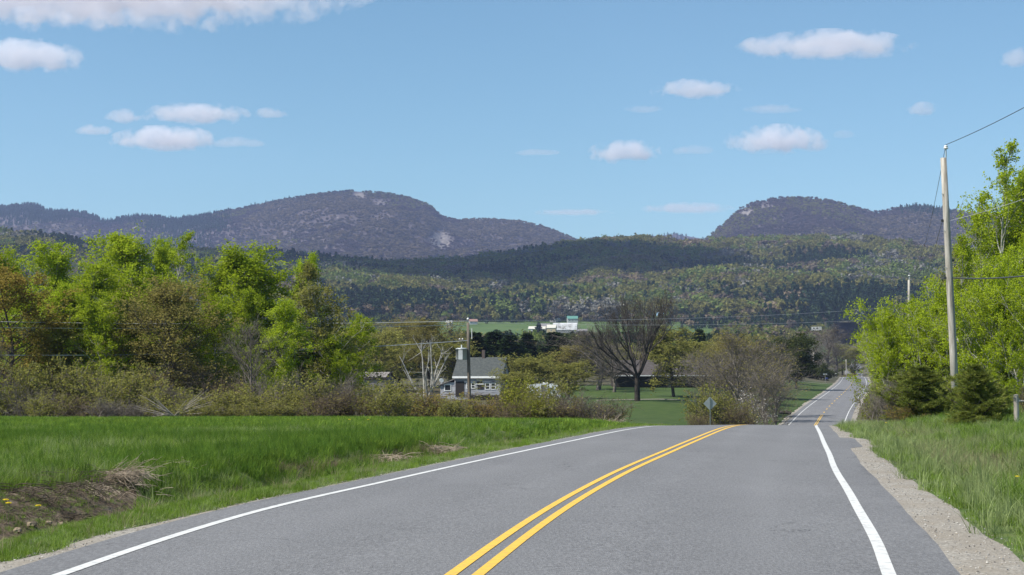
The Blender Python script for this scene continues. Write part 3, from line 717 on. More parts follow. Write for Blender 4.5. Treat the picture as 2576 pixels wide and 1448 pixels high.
cbR = lambda u, w: .1 * np.exp(-((w - np.interp(u, [p[0] for p in RIGHT], [p[1] for p in RIGHT]) - 4) / 7) ** 2) * (u < 1960) - .10 + .2 * np.exp(-((u - 2330) / 80) ** 2 - ((w - 530) / 14) ** 2)
mountain_wood('mountain_forest', VL, rkL, 52000, 11, 40, 150, cbL, 'bare spring woods and dark conifers covering the long left mountain')
mountain_wood('mountain_forest', VR, rkR, 26000, 12, 40, 120, cbR, 'bare woods and scattered conifers covering the domed right mountain')
mountain_wood('mountain_forest', VF, np.zeros(uF.shape) if False else np.zeros(VF.shape[:2]), 3500, 13, 8, 30, lambda u, w: .12 + 0 * u, 'woods on the small far hill between the mountains')

hill, VM, meM = ridge_sheet('hill', 'broad wooded hill crossing the whole view below the mountains', MID, 3000, 1720, 65, 15, floor_m, -800, 3400, 420, 120, 34, 8, shape=1.0, back=600,
                            Dvar=[(-800, 2600), (0, 2500), (600, 2600), (1000, 2700), (1500, 3100), (2000, 3000), (2300, 2700), (3400, 2500)], scale=.003)
r = np.random.default_rng(77); P, _ = sample_grid(VM, 62000, r, 0, 124)
nz = fbm(P[:, 0] * .006, P[:, 1] * .006, 61, 4); nz2 = fbm(P[:, 0] * .012, P[:, 1] * .012, 71, 4); u, w = proj(P); m = len(P)
kk = -.04 + .13 * sstep(1500, 700, u) + .10 * np.exp(-((w - 760) / 45) ** 2) + .28 * np.exp(-((u - 2080) / 110) ** 2 - ((w - 668) / 14) ** 2) - .16 * np.exp(-((u - 2050) / 260) ** 2 - ((w - 625) / 22) ** 2) + .12 * np.exp(-((u - 2150) / 150) ** 2 - ((w - 780) / 30) ** 2)
con = (nz + kk + r.normal(size=m) * .07) > .145
nz3 = fbm(P[:, 0] * .02, P[:, 1] * .02, 81, 3)
dec = np.where(nz2 < -.12, np.where(nz3 > 0, 4, 6), np.where(nz2 < .02, np.where(nz3 > .05, 4, 8), np.where(nz2 < .13, np.where(nz3 > .03, 3, 2), np.where(nz3 > -.02, 5, 8))))
dec = np.where(r.uniform(size=m) < .2, r.choice([2, 8, 4, 3, 6], m), dec)
idx = np.where(con, r.integers(0, 2, m), dec); h = 10 + 14 * r.uniform(0, 1, m) ** 1.2; wd = np.where(con, .95, 1.15) * r.uniform(.85, 1.25, m)
clear = np.exp(-((u - 1172) / 24) ** 2 - ((w - 751) / 7) ** 2) > .45
P[:, 2] -= .7
k = ~clear
scatter('forest', P[k], r.uniform(0, 6.28, m)[k], np.stack([h * wd, h * wd, h], -1)[k], idx[k], FT, 'mixed spring forest of olive hardwoods and dark conifers covering the hill')
# woods on the valley floor
n = 9000; Y = r.uniform(430, 1740, n) ; ux = r.uniform(-300, 2900, n); X = (ux - CX) / F * Y
dF = (Y > 1170) & (Y < 1670) & (ux > 1085) & (ux < 1560)
dF |= (Y > 930) & (Y <= 1170) & (ux > 1150) & (ux < 1620) & (r.uniform(size=n) < .9)
dF |= (Y > 700) & (Y < 1180) & (ux > 1930) & (ux < 2110)
dF |= np.abs(X - xc(Y)) < 16
dF |= (Y < 1560) & (Y > 1100) & (ux > 1560) & (ux < 1800)
kp = ~dF; X = X[kp]; Y = Y[kp]; m = len(X); Z = gz(X, Y)
hgt = r.uniform(6, 12, m) * np.where(Y < 700, .75, 1); con = fbm(X * .01, Y * .01, 91, 3) + r.normal(size=m) * .1 > .06
idx = np.where(con, r.integers(0, 2, m), r.choice([2, 4, 6, 6, 8, 3], m))
scatter('valley_woods', np.stack([X, Y, Z], -1), r.uniform(0, 6.28, m), np.stack([hgt * 1.2, hgt * 1.2, hgt], -1), idx, FT, 'mixed low woods on the valley floor around the farm fields')

# ------------------------------------------------------------------ buildings
siding_m = noise_mat('weathered_siding', [(.12, .10, .10), (.33, .33, .355), (.47, .47, .49)], scale=1.2, stretch=(.35, .35, 3.5), stops=[.36, .46, .7], bump=.4, bscale=6)
shingle_m = noise_mat('grey_green_shingle', [(.045, .051, .051), (.064, .071, .069), (.085, .09, .085)], scale=3)
white_m = flat('white_trim', (.78, .78, .76)); pane_m = noise_mat('dark_window_glass', [(.012, .013, .016), (.03, .032, .036)], scale=.8, rough=.15, spec=.5)
brick_m = flat('chimney_brick', (.10, .075, .065)); dark_m = flat('dark_opening', (.025, .02, .018)); wood_m = noise_mat('old_boards', [(.12, .105, .095), (.27, .25, .235)], scale=3, stretch=(1, 1, .3))
metal_m = noise_mat('galvanised_metal', [(.33, .36, .36), (.42, .45, .45)], scale=3, rough=.5, metallic=.3, spec=.4)
def win(parent, c, w, h, rz=0, d=.08, sash=True):
    """window in a wall whose outside is local -y"""
    M = Matrix.Rotation(rz, 3, 'Z'); fr = MB()
    for sx in (-1, 1): fr.box(Vector(c) + M @ Vector((sx * (w / 2 - .05), 0, 0)), (.1, d, h), rz)
    for sz in (-1, 1): fr.box(Vector(c) + Vector((0, 0, sz * (h / 2 - .05))), (w - .2, d, .1), rz)
    if sash: fr.box(Vector(c), (w - .2, d * .7, .07), rz)
    f = fr.build('window', white_m, parent)
    MB().box(Vector(c) + M @ Vector((0, d * .25, 0)), (w - .18, .02, h - .18), rz).build('pane', pane_m, f)
    return f
def gable(parent, w, d, hw, hr, wall_m, roof_m, ov=.3, th=.14, z0=0):
    """ridge along local x; front is -y"""
    b = MB().prismx([(-d / 2, z0), (d / 2, z0), (d / 2, hw), (0, hw + hr), (-d / 2, hw)], -w / 2, w / 2).build('wall', wall_m, parent)
    sl = hr / (d / 2)
    for s in (-1, 1):
        ye = s * (d / 2 + ov); ze = hw - ov * sl
        poly = [(ye, ze + .02), (ye, ze + th), (0, hw + hr + th + .02), (0, hw + hr + .02)]
        if s > 0: poly = poly[::-1]
        MB().prismx(poly, -w / 2 - ov, w / 2 + ov).build('roof', roof_m, parent)
    return b
# abandoned white house
HY = 280.; zb = gzf(Xat(1200, HY), HY) - .2
hx = Xat(1212, HY); house = empty('abandoned_house', (hx, HY + 3.5, zb), 'peeling white clapboard house with grey-green roof behind the bushes', 'house', rz=R(-12))
hw_ = Zat(945, HY) - zb; hr_ = Zat(901, HY) - Zat(945, HY)
gable(house, 8.1, 7, hw_, hr_, siding_m, shingle_m, .32)
MB().box((0, -3.90, hw_ - .32), (8.7, .06, .34)).build('fascia', white_m, house)
MB().box((-.25 + .5, 0, hw_ + hr_ + .55), (.5, .5, 1.7)).build('chimney', brick_m, house)
wy = -3.53
for cx_ in (-1.55, -.75): win(house, (cx_, wy, hw_ - 1.75), .75, 1.0)
for cx_ in (1.75, 2.75): win(house, (cx_, wy, hw_ - 1.85), .85, 1.15)
MB().box((-3.1, -3.52, hw_ - 2.3), (1.5, .1, 2.6)).build('dark_doorway', dark_m, house)
bb = MB(); bb.box((.35, -3.52, hw_ - 1.2), (1.0, .08, .35)); bb.box((.55, -3.52, hw_ - 2.0), (1.1, .08, .75)); bb.build('missing_siding', dark_m, house)
MB().box((.4, -3.6, hw_ - 1.48), (1.4, .06, .14)).build('trim_board', white_m, house)
for i in range(24):
    pass
cb_ = MB()
for i in range(26):
    z_ = .1 + i * .15
    if z_ < hw_ - .5: cb_.box((0, -3.508, z_), (8.1, .018, .02)); 
o_ = cb_.build('clapboards', siding_m, house); o_['kind'] = 'stuff'
MB().prismx([(-3.2, 0), (1.5, 0), (1.5, hw_ - 1.2), (-3.2, hw_ - 1.2)], -6.6, -4.06).build('lean_to_wall', siding_m, house)
mb = MB(); mb.prism([(-6.9, hw_ - 1.75), (-6.9, hw_ - 1.6), (-4.1, hw_ - .55), (-4.1, hw_ - .7)], -3.5, 1.7); mb.build('lean_to_roof', wood_m, house)
win(house, (-5.3, -3.23, hw_ - 2.1), 1.2, 1.1, sash=False)
MB().box((4.06, 0, hw_ + .8), (.05, .8, 1.2)).build('attic_vent', dark_m, house)
dish = MB(); 
for i in range(1):
    dish.lathe([(.02, 0), (.2, .03), (.36, .11), (.38, .12), (.36, .13)], (0, 0, 0), 14)
d_ = dish.build('satellite_dish', metal_m, house); d_.location = (-6.4, -3.3, hw_ - .9); d_.rotation_euler = (R(70), 0, R(20))
# collapsed porch, lies against the house
porch = empty('collapsed_porch', (hx + .3, HY - .9, zb), 'fallen grey boards of a collapsed porch in front of the white house', 'porch', rz=R(-12))
rr = random.Random(4)
for i in range(14):
    M = Matrix.Rotation(rr.uniform(-.5, .5), 3, 'Z') @ Matrix.Rotation(rr.uniform(-.35, .35), 3, 'Y') @ Matrix.Rotation(rr.uniform(-.4, .4), 3, 'X')
    MB().box((rr.uniform(-2.2, 2.2), rr.uniform(-.9, .3), rr.uniform(.35, 1.35)), (rr.uniform(1.5, 3.2), .16, .06), M=M).build('board', wood_m, porch)
for x_ in (-2.3, -.6, 1.0, 2.4): MB().box((x_, -.6, .55), (.12, .12, 1.3)).build('porch_post', wood_m, porch)
MB().box((.2, -.3, .5), (4.8, 1.2, 1.0)).build('porch_shade_block', dark_m, porch)  # near-black block stands in for the shade beneath the fallen boards

# weathered shed
sx = Xat(947, 262); sz = gzf(sx, 262); shed = empty('weathered_shed', (sx, 262, sz), 'small weathered grey shed with broken board roof left of the white house', 'shed', rz=R(-14))
sh_w = Zat(947, 262) - sz
gable(shed, 4.6, 4, sh_w - .4, .9, wood_m, dark_m, .25)
for i in range(9):
    a = -2.3 + i * .55
    MB().box((a, -1.15 + rr.uniform(-.05, .05), sh_w + .22 + rr.uniform(-.03, .06)), (.5, 2.1, .05), M=Matrix.Rotation(rr.uniform(-.06, .06), 3, 'Z') @ Matrix.Rotation(R(24), 3, 'X')).build('roof_board', wood_m, shed)
MB().box((-2.0, -2.05, sh_w * .5), (.9, .06, 1.8)).build('white_door', white_m, shed)
# little dark box shed
bx_ = Xat(912, 215); bz_ = gzf(bx_, 215); bs = empty('box_trailer', (bx_, 215, bz_ - .2), 'small box trailer with grey side and dark blue-black end below the shed', 'trailer', rz=R(38))
tb = Zat(985, 215) - bz_
blue_m = flat('faded_blue_paint', (.09, .11, .2))
MB().box((0, 0, .35 + (tb - .35) / 2), (2.0, 1.5, tb - .35)).build('body', wood_m, bs)
MB().box((1.03, 0, .35 + (tb - .35) / 2), (.05, 1.3, tb - .6)).build('door', blue_m, bs)
MB().box((0, 0, tb + .06), (2.2, 1.7, .08)).build('roof', dark_m, bs)
for s in (-1, 1): 
    w_ = MB(); w_.tube([(0, s * .8 - .08, .35), (0, s * .8 + .08, .35)], .33, 14); w_.build('wheel', dark_m, bs)
# camper seen through the bushes
cx_ = Xat(1367, 235); cz = gzf(cx_, 235); camp = empty('camper_trailer', (cx_, 235, cz), 'white camper trailer half hidden by bushes right of the house', 'camper', rz=R(4))
ct = Zat(966, 235) - cz
MB().prism([(-2.3, .55), (2.0, .55), (2.35, 1.0), (2.3, ct - .25), (2.0, ct), (-2.1, ct), (-2.35, ct - .3)], -1.1, 1.1).build('body', white_m, camp)
MB().box((0, 0, .5), (4.0, 2.0, .12)).build('chassis', dark_m, camp)
for x_ in (-1.2, .9): win(camp, (x_, -1.11, ct - .75), .9, .55, sash=False)
MB().box((-.1, -1.12, ct * .5 + .3), (.65, .05, ct - .85)).build('door', wood_m, camp)
for s in (-1, 1): MB().tube([(.2, s * 1.0 - .09, .32), (.2, s * 1.0 + .09, .32)], .33, 14).build('wheel', dark_m, camp)
MB().box((.3, 0, ct + .1), (.7, .6, .2)).build('roof_vent', white_m, camp)
# ranch house on the lawn
ry_ = 312.; rx = Xat(1690, ry_); rz_ = gzf(rx, ry_); ranch = empty('ranch_house', (rx, ry_ + 3, rz_ - .1), 'long low dark brown house behind the big bare tree', 'house', rz=R(3))
brown_m = noise_mat('brown_boards', [(.03, .024, .02), (.05, .04, .034)], scale=2); broof = noise_mat('brown_shingle', [(.06, .052, .05), (.09, .078, .075)], scale=2)
rh = Zat(944, ry_) - rz_; rt = Zat(908, ry_) - Zat(944, ry_)
gable(ranch, 22, 8, rh + .1, max(1.2, rt), brown_m, broof, .6)
for x_ in (-3, 2.5, 6.5): MB().box((x_, -4.03, 1.6), (1.6, .05, 1.2)).build('window', pane_m, ranch)
MB().box((-8.2, -4.02, 1.2), (3.2, .06, 2.3)).build('garage_door', dark_m, ranch)
MB().box((-.6, -4.02, 1.15), (1.0, .06, 2.1)).build('front_door', wood_m, ranch)
MB().box((0, -4.66, rh - .04), (22.4, .06, .16)).build('gutter', white_m, ranch)
MB().box((4, .5, rh + rt + .5), (.9, .7, 1.6)).build('chimney', brick_m, ranch)
# farm, 1.5 km away
whiteroof = noise_mat('patchy_metal_roof', [(.2, .19, .185), (.40, .40, .40), (.52, .52, .53)], scale=.22, stops=[.36, .47, .65], rough=.6)
greyw = flat('grey_barn_boards', (.22, .21, .21)); redw = flat('dull_red_barn_boards', (.13, .06, .055)); tanw = flat('tan_boards', (.45, .36, .22)); greenr = flat('green_metal_roof', (.09, .22, .18)); bluer = flat('pale_blue_roof', (.22, .36, .48)); palew = flat('white_siding', (.45, .45, .44)); pinkr = flat('faded_red_roof', (.28, .16, .13)); cream = flat('cream_metal_roof', (.48, .46, .40))
def far_house(name, dx, Y, wpx, dpth, top, bot, wm, rm, label, cat, rz=0, rf=.45, wins=3, hip=True):
    X = Xat(dx, Y); z1 = Zat(top, Y); z0 = Zat(bot, Y); zg = min(gzf(X, Y), z0) - .5; H = z1 - z0; w = wpx / F * Y
    o = empty(name, (X, Y, z0), label, cat, rz=rz); gable(o, w, dpth, H * (1 - rf), H * rf, wm, rm, .35, .2, z0=zg - z0)
    for i in range(wins): win(o, ((i - (wins - 1) / 2) * w / (wins + .2), -dpth / 2 - .03, H * (1 - rf) * .5), 1.1, 1.3)
    return o
FY = 1500.
bx = Xat(1422, FY); bz0 = Zat(840, FY); barn = empty('dairy_barn', (bx, FY, bz0), 'large farm barn with patchy white gambrel roof in the green field', 'barn', rz=R(-6))
bw = 60 / F * FY; zg_ = min(gzf(bx, FY) - bz0, 0) - 1
hA = Zat(831, FY) - bz0; hT = Zat(814, FY) - bz0
MB().prismx([(-5, zg_), (5, zg_), (5, hA), (3.2, hA + (hT - hA) * .65), (0, hT), (-3.2, hA + (hT - hA) * .65), (-5, hA)], -bw / 2, bw / 2).build('wall', greyw, barn)
for s in (-1, 1):
    for (a, b) in (((5.3, hA - .2), (3.25, hA + (hT - hA) * .65 + .05)), ((3.25, hA + (hT - hA) * .65 + .05), (0, hT + .1))):
        poly = [(s * a[0], a[1]), (s * a[0], a[1] + .25), (s * b[0], b[1] + .25), (s * b[0], b[1])]
        MB().prismx(poly if s < 0 else poly[::-1], -bw / 2 - .3, bw / 2 + .3).build('roof', whiteroof, barn)
for i in range(5): win(barn, (-7 + i * 3.5, -5.03, hA * .5), 1.4, 1.4)
far_house('low_shed', 1352, FY - 25, 42, 10, 822, 838, palew, cream, 'long low cream-roofed shed at the left end of the farm barn', 'shed', R(-8), .4, 2)
far_house('tan_shed', 1388, FY - 30, 22, 9, 818, 838, tanw, cream, 'tan-fronted shed standing before the big farm barn', 'shed', R(-8), .4, 1)
far_house('red_shed', 1372, FY + 40, 22, 8, 815, 832, redw, greyw, 'small dull red shed behind the cream-roofed farm shed', 'shed', R(10), .35, 1)
far_house('farm_lean_to', 1465, FY - 5, 26, 6, 829, 842, greyw, greyw, 'low grey open shed at the right end of the farm barn', 'shed', R(-3), .3, 1)
far_house('grey_cottage', 1397, 1700, 17, 9, 798, 810, greyw, palew, 'small grey gabled house with pale roof above the farm field', 'house', R(62), .5, 2)
far_house('green_roofed_house', 1440, 1690, 26, 8, 796, 811, palew, greenr, 'white house with green roof above the farm barn', 'house', R(4), .45, 3)
far_house('blue_roofed_house', 1662, 1640, 16, 8, 787, 800, greyw, bluer, 'house with a pale blue roof among trees beside the big bare tree', 'house', R(-10), .6, 1)
far_house('red_roofed_house', 1190, 1660, 20, 8, 804, 815, palew, pinkr, 'white house with faded red roof left of the green field', 'house', R(8), .5, 2)
far_house('white_cottage', 1130, 1600, 14, 7, 808, 820, palew, palew, 'small white cottage among trees above the dead birch', 'house', R(-8), .45, 2)
far_house('red_roofed_shed', 1106, 760, 12, 4, 858, 868, palew, pinkr, 'tiny shed with pink-red roof behind the dead birch', 'shed', R(8), .5, 1)
o = empty('motor_home', (Xat(2056, 1080), 1080, Zat(834, 1080)), 'white motor home parked on the far green slope', 'motor home', rz=R(-12))
MB().prism([(-3.4, .5), (3.2, .5), (3.4, 1.2), (3.0, 2.1), (3.2, 2.4), (3.1, 2.9), (-3.4, 2.9)], -1.2, 1.2).build('body', palew, o)
for x_ in (-1.8, .4): MB().box((x_, -1.22, 1.9), (1.2, .05, .6)).build('window', pane_m, o)
for x_ in (-2.2, 2.2): MB().tube([(x_, -1.25, .45), (x_, 1.25, .45)], .45, 12).build('wheel', dark_m, o)
hay = MB().box((0, 0, .4), (30, 3, .8)); 
far_house('roadside_cottage', 1988, 440, 13, 7, 906, 920, greyw, greyw, 'small pale cottage behind the dark round tree by the far road', 'house', R(10), .45, 2)
# white farm track
trk = MB()
pts = [(Xat(1560, 246) , 246), (Xat(1650, 247), 247), (Xat(1740, 248), 248), (Xat(1800, 249), 249)]
yy = np.linspace(0, 1, 24); xs_ = np.interp(yy, [0, 1], [Xat(1500, 250), Xat(1800, 252)]); Vt = []
for q in (-1.1, 1.1):
    Vt.append(np.stack([xs_, 250 + 2 * yy + q, gz(xs_, 250 + 2 * yy + q) + .05], -1))
Vt = np.stack(Vt, 1).reshape(-1, 3)
pth = link('driveway', mesh_np('driveway', Vt, [grid_faces(24, 2)], gravel_m)); tag(pth, 'pale gravel driveway crossing the lawn behind the big bare tree', kind='structure')
yy = np.linspace(0, 1, 20); xs_ = np.interp(yy, [0, 1], [Xat(1900, 432), xc(432) - 3.9]); Vt = []
for q in (-1.3, 1.3):
    Vt.append(np.stack([xs_, 432 + q + 0 * yy, gz(xs_, 432 + q + 0 * yy, False) + .06], -1))
pth = link('driveway', mesh_np('driveway', np.stack(Vt, 1).reshape(-1, 3), [grid_faces(20, 2)], gravel_m)); tag(pth, 'pale gravel driveway meeting the far stretch of road on its left', kind='structure')

# ------------------------------------------------------------------ poles, wires, sign, posts
pole_m = noise_mat('weathered_pole', [(.20, .175, .145), (.36, .33, .285), (.46, .43, .385)], scale=2.2, stretch=(4, 4, .35), bump=.3, bscale=10)
pole_dark = noise_mat('dark_pole', [(.10, .08, .06), (.24, .20, .16)], scale=2, stretch=(4, 4, .4))
porc = flat('white_porcelain', (.7, .7, .68), .3, .5); wire_m = flat('wire_black', (.05, .052, .055), .5); wire_l = flat('wire_silver', (.5, .5, .5), .45)
def pole(dxb, dxt, Y, top, dyb, r0, r1, label, group, mat=pole_m, name='utility_pole'):
    X = Xat(dxb, Y); z0 = gzf(X, Y); z1 = Zat(top, Y); xt = Xat(dxt, Y) - X
    o = empty(name, (X, Y, z0), label, 'utility pole', group)
    H = z1 - z0
    MB().tube([(xt * t, 0, -.4 * (t == 0) + H * t) for t in (0, .25, .5, .75, 1)], [r0 + (r1 - r0) * t for t in (0, .25, .5, .75, 1)], 14).build('pole', mat, o, True)
    return o, H, xt
PG = 'utility poles along the road'
p1, H1, x1 = pole(2405, 2382, 84, 398, 0, .20, .155, 'tall pale utility pole at right beside the young pines', PG)
MB().tube([(x1 + .10, 0, H1 - .5), (x1 + .13, -.02, H1 + .1), (x1 + .13, -.02, H1 + .5)], .035, 8).build('top_bracket', metal_m, p1)
MB().lathe([(.05, 0), (.12, .03), (.12, .08), (.06, .1), (.11, .13), (.10, .17), (.05, .2)], (x1 + .13, -.02, H1 + .45), 12).build('insulator', porc, p1, True)
for zz, sx_ in ((H1 - 3.25, -1), (H1 - 5.3, 1), (H1 - 6.2, -1)):
    b = MB(); b.box((x1 * zz / H1 + sx_ * .2, 0, zz), (.18, .1, .12)); b.build('wire_clamp', wire_m, p1)
for k in range(3):
    MB().tube([(x1 * .9 * (k + 4) / 7 - .16, -.1, H1 * (k + 4) / 7), (x1 * .9 * (k + 4) / 7 - .26, -.12, H1 * (k + 4) / 7 + .02)], .02, 6).build('step_bolt', metal_m, p1)
p2, H2, x2 = pole(2286, 2290, 200, 705, 0, .17, .13, 'second utility pole on the right rising behind the yellow-green trees', PG)
MB().tube([(x2, 0, H2 - .3), (x2 + .08, 0, H2 + .5)], .05, 6).build('top_bracket', metal_m, p2)
MB().lathe([(.05, 0), (.16, .04), (.16, .1), (.08, .16)], (x2 + .08, 0, H2 + .45), 10).build('insulator', porc, p2, True)
p3, H3, x3 = pole(1182, 1177, 140, 812, 0, .165, .125, 'utility pole with a grey transformer standing before the white house', PG, pole_dark)
T = lambda dx, dy, q=0: Vector((Xat(dx, 140) - p3.location.x, q, Zat(dy, 140) - p3.location.z))
c = T(1161, 906); hgt = Zat(877, 140) - Zat(906, 140); rad = 14.5 / F * 140
tm = MB().lathe([(rad * .95, 0), (rad, .04), (rad, hgt * .9), (rad * 1.07, hgt * .91), (rad * 1.07, hgt * .96), (rad * .7, hgt * 1.04)], c, 20).build('transformer', metal_m, p3, True)
MB().box(c + Vector((-.08, -rad - .01, hgt * .42)), (.36, .08, hgt * .8)).build('panel', porc, tm)
MB().tube([c + Vector((0, 0, hgt)), c + Vector((0, 0, hgt + .3))], [.07, .04], 8).build('bushing', porc, tm)
MB().box((T(1172, 895).x, 0, T(1172, 895).z), (.35, .1, .1)).build('bracket', metal_m, p3)
MB().box(T(1168, 857), (1.0, .1, .1)).build('crossarm', pole_dark, p3)
for x_ in (-.4, -.15, .4): MB().lathe([(.03, 0), (.07, .03), (.07, .09), (.03, .12)], T(1168, 857) + Vector((x_, 0, .05)), 8).build('insulator', porc, p3, True)
MB().box(T(1183, 840) + Vector((.12, -.05, 0)), (.07, .07, .9)).build('conduit', porc, p3)
MB().lathe([(.04, 0), (.1, .04), (.1, .14), (.04, .2)], T(1177, 806), 8).build('top_insulator', porc, p3, True)
p0x, p0y = -62., 118.; p0 = empty('utility_pole', (p0x, p0y, gzf(p0x, p0y)), 'utility pole outside the left edge of the view', 'utility pole', PG)
MB().tube([(0, 0, -.4), (0, 0, 9)], [.17, .13], 12).build('pole', pole_dark, p0, True)
pn = empty('utility_pole', (21.5, 22., gzf(21.5, 22)), 'utility pole outside the right edge of the view', 'utility pole', PG)
MB().tube([(0, 0, -.4), (0, 0, 14.2)], [.2, .15], 12).build('pole', pole_m, pn, True)
def wire(a, b, sag, rad, label, mat=wire_m, n=28):
    a = Vector(a); b = Vector(b); pts = [a.lerp(b, i / n) - Vector((0, 0, 4 * sag * (i / n) * (1 - i / n))) for i in range(n + 1)]
    o = MB().tube([p - a for p in pts], rad, 5).build('overhead_wire', mat); o.location = a
    tag(o, label, 'wire', 'overhead wires between the poles'); return o
def top(o, x, H): return Vector((o.location.x + x, o.location.y, o.location.z + H))
t1 = top(p1, x1 + .13, H1 + .68)
wire(t1, (21.5, 22, 16.0), 1.2, .017, 'dark wire climbing from the tip of the tall right pole to the picture edge')
wire(top(p1, x1 * .6 + .2, H1 - 6.2), (21.5, 22, 9.0), 1.75, .035, 'thick sagging cable leaving the tall right pole at half height')
wire(top(p1, x1 * .8 + .2, H1 - 3.25), (21.5, 22, 11.5), 1.0, .010, 'thin wire leaving the tall right pole below its top through leaves', wire_l)
wire(t1, top(p2, x2 + .08, H2 + .6), 2.0, .014, 'topmost wire running from the tall right pole down to the second right pole')
wire(top(p1, x1 * .8 - .2, H1 - 3.25), top(p2, -.15, H2 - 1.5), 2.0, .014, 'middle wire running from the tall right pole to the second right pole')
wire(top(p1, x1 * .6 - .2, H1 - 6.0), top(p2, -.15, H2 - 3), 2.2, .022, 'lowest cable running from the tall right pole to the second right pole')
L3 = lambda dy: Vector((p3.location.x, 140, Zat(dy, 140)))
pl = lambda dy: Vector((p0x, p0y, Zat(dy, p0y)))
wire(pl(782), L3(808), .55, .020, 'upper thin wire crossing in front of the left grove', wire_l)
wire(pl(806), L3(818), .45, .020, 'second thin wire just below the upper one across the left grove', wire_l)
wire(pl(868), L3(857), 1.0, .032, 'lower thick cable crossing the left grove to the transformer pole', wire_l)
wire(L3(806), top(p2, 0, Zat(770, 200) - p2.location.z), .55, .011, 'upper thin wire from the transformer pole across the valley to the right', wire_l)
wire(L3(812), top(p2, 0, Zat(800, 200) - p2.location.z), .5, .011, 'lower thin wire from the transformer pole across the valley to the right', wire_l)
# sign seen from behind
SY = 128.; gx = Xat(1786, SY); gzz = gzf(gx, SY); zc_ = Zat(1016, SY); sg = empty('diamond_road_sign', (gx, SY, gzz), 'bare grey back of a diamond road sign beside the left road edge', 'road sign', rz=R(6))
hd = 17.0 / F * SY; ch = zc_ - gzz
MB().prism([(0, ch - hd), (hd, ch), (0, ch + hd), (-hd, ch)], .03, .04).build('sign_plate', metal_m, sg)
pm = MB(); pm.box((0, 0, (ch + hd * .85) / 2 - .2), (.07, .035, ch + hd * .85 + .4)); pm.build('post', noise_mat('green_steel_post', [(.13, .16, .15), (.2, .23, .22)], 4), sg)
for z_ in (-.35, .35): MB().box((0, -.025, ch + z_), (.05, .02, .05)).build('bolt', metal_m, sg)
sx_ = Xat(1811, 132); st = MB().box((0, 0, .4), (.08, .05, 1.6)).build('marker_stake', bark_dark); st.location = (sx_, 132, gzf(sx_, 132)); tag(st, 'thin dark stake standing just right of the diamond sign', 'stake')
# fence post on the right
fx_ = Xat(2555, 60); fz = gzf(fx_, 60); fp = empty('fence_post', (fx_, 60, fz), 'weathered grey wooden fence post at the right edge beside the young pine', 'fence post')
fh = Zat(993, 60) - fz
MB().tube([(0, 0, -.3), (.01, 0, fh * .5), (0, 0, fh - .02), (0, 0, fh)], [.10, .095, .088, .07], 10).build('post', pole_m, fp)
MB().box((.09, -.03, fh * .8), (.12, .03, .07)).build('bracket', metal_m, fp)
f2 = empty('fence_post', (fx_ + 3.1, 61, gzf(fx_ + 3.1, 61)), 'wooden fence post outside the right edge of the view', 'fence post')
MB().tube([(0, 0, -.3), (0, 0, 1.25)], .095, 10).build('post', pole_m, f2)
rail = MB().tube([(.1, -.03, 0), (1.5, .45, -.08), (2.98, .95, .0)], .035, 6).build('fence_rail', pole_m); rail.location = (fx_, 60, fz + fh * .8); tag(rail, 'thin weathered rail running right from the grey fence post', 'fence rail')
# small roadside things beside the far road
def small(name, dx, Y, label, cat, f):
    X = Xat(dx, Y); o = empty(name, (X, Y, gzf(X, Y)), label, cat); f(o); return o
def f_sign(o): MB().box((0, 0, 1.1), (.07, .07, 2.6)).build('post', metal_m, o); MB().box((0, -.05, 2.25), (1.1, .04, .35)).build('name_plate', metal_m, o)
def f_mail(o):
    MB().box((0, 0, .5), (.1, .1, 1.1)).build('post', wood_m, o); m = MB(); m.prism([(-.3, 1.0), (.3, 1.0), (.3, 1.3), (.15, 1.45), (-.15, 1.45), (-.3, 1.3)], -.4, .4); m.build('box', flat('dark_blue_paint', (.03, .04, .14)), o)
def f_white(o):
    MB().box((0, 0, .4), (.1, .1, .9)).build('post', wood_m, o); m = MB(); m.prism([(-.3, .9), (.3, .9), (.3, 1.25), (.15, 1.4), (-.15, 1.4), (-.3, 1.25)], -.4, .4); m.build('box', white_m, o)
small('street_sign', 2076, 455, 'small grey street sign in front of the dark hedge by the far road', 'road sign', f_sign)
small('mailbox', 2080, 450, 'dark blue mailbox on a post beside the far road', 'mailbox', f_mail)
small('mailbox', 2103, 585, 'white mailbox beside the top of the far road', 'mailbox', f_white)
for dx, Y, tp, lab in ((2144, 760, 912, 'yellowish utility pole at the far bend of the road'), (2130, 640, 905, 'thin grey utility pole left of the far road bend'), (2048, 520, 885, 'pale utility pole between bare trees left of the far road')):
    pole(dx, dx - 1, Y, tp, 0, .22, .17, lab, PG)
def f_stump(o): MB().lathe([(.35, -.1), (.28, .2), (.26, .7), (.2, .75)], (0, 0, 0), 9).build('trunk', bark, o)
small('tree_stump', 1953, 265, 'short brown stump on the grass left of the far road', 'stump', f_stump)
def f_log(o):
    MB().tube([(-.9, 0, .2), (0, .1, .3), (.9, 0, .22)], [.28, .3, .22], 8).build('trunk', bark, o); MB().tube([(.1, 0, .4), (.5, -.2, .9)], [.09, .04], 6).build('branch_stub', bark, o)
small('fallen_log', 1974, 238, 'short brown log lying on the bank beside the far road', 'log', f_log)

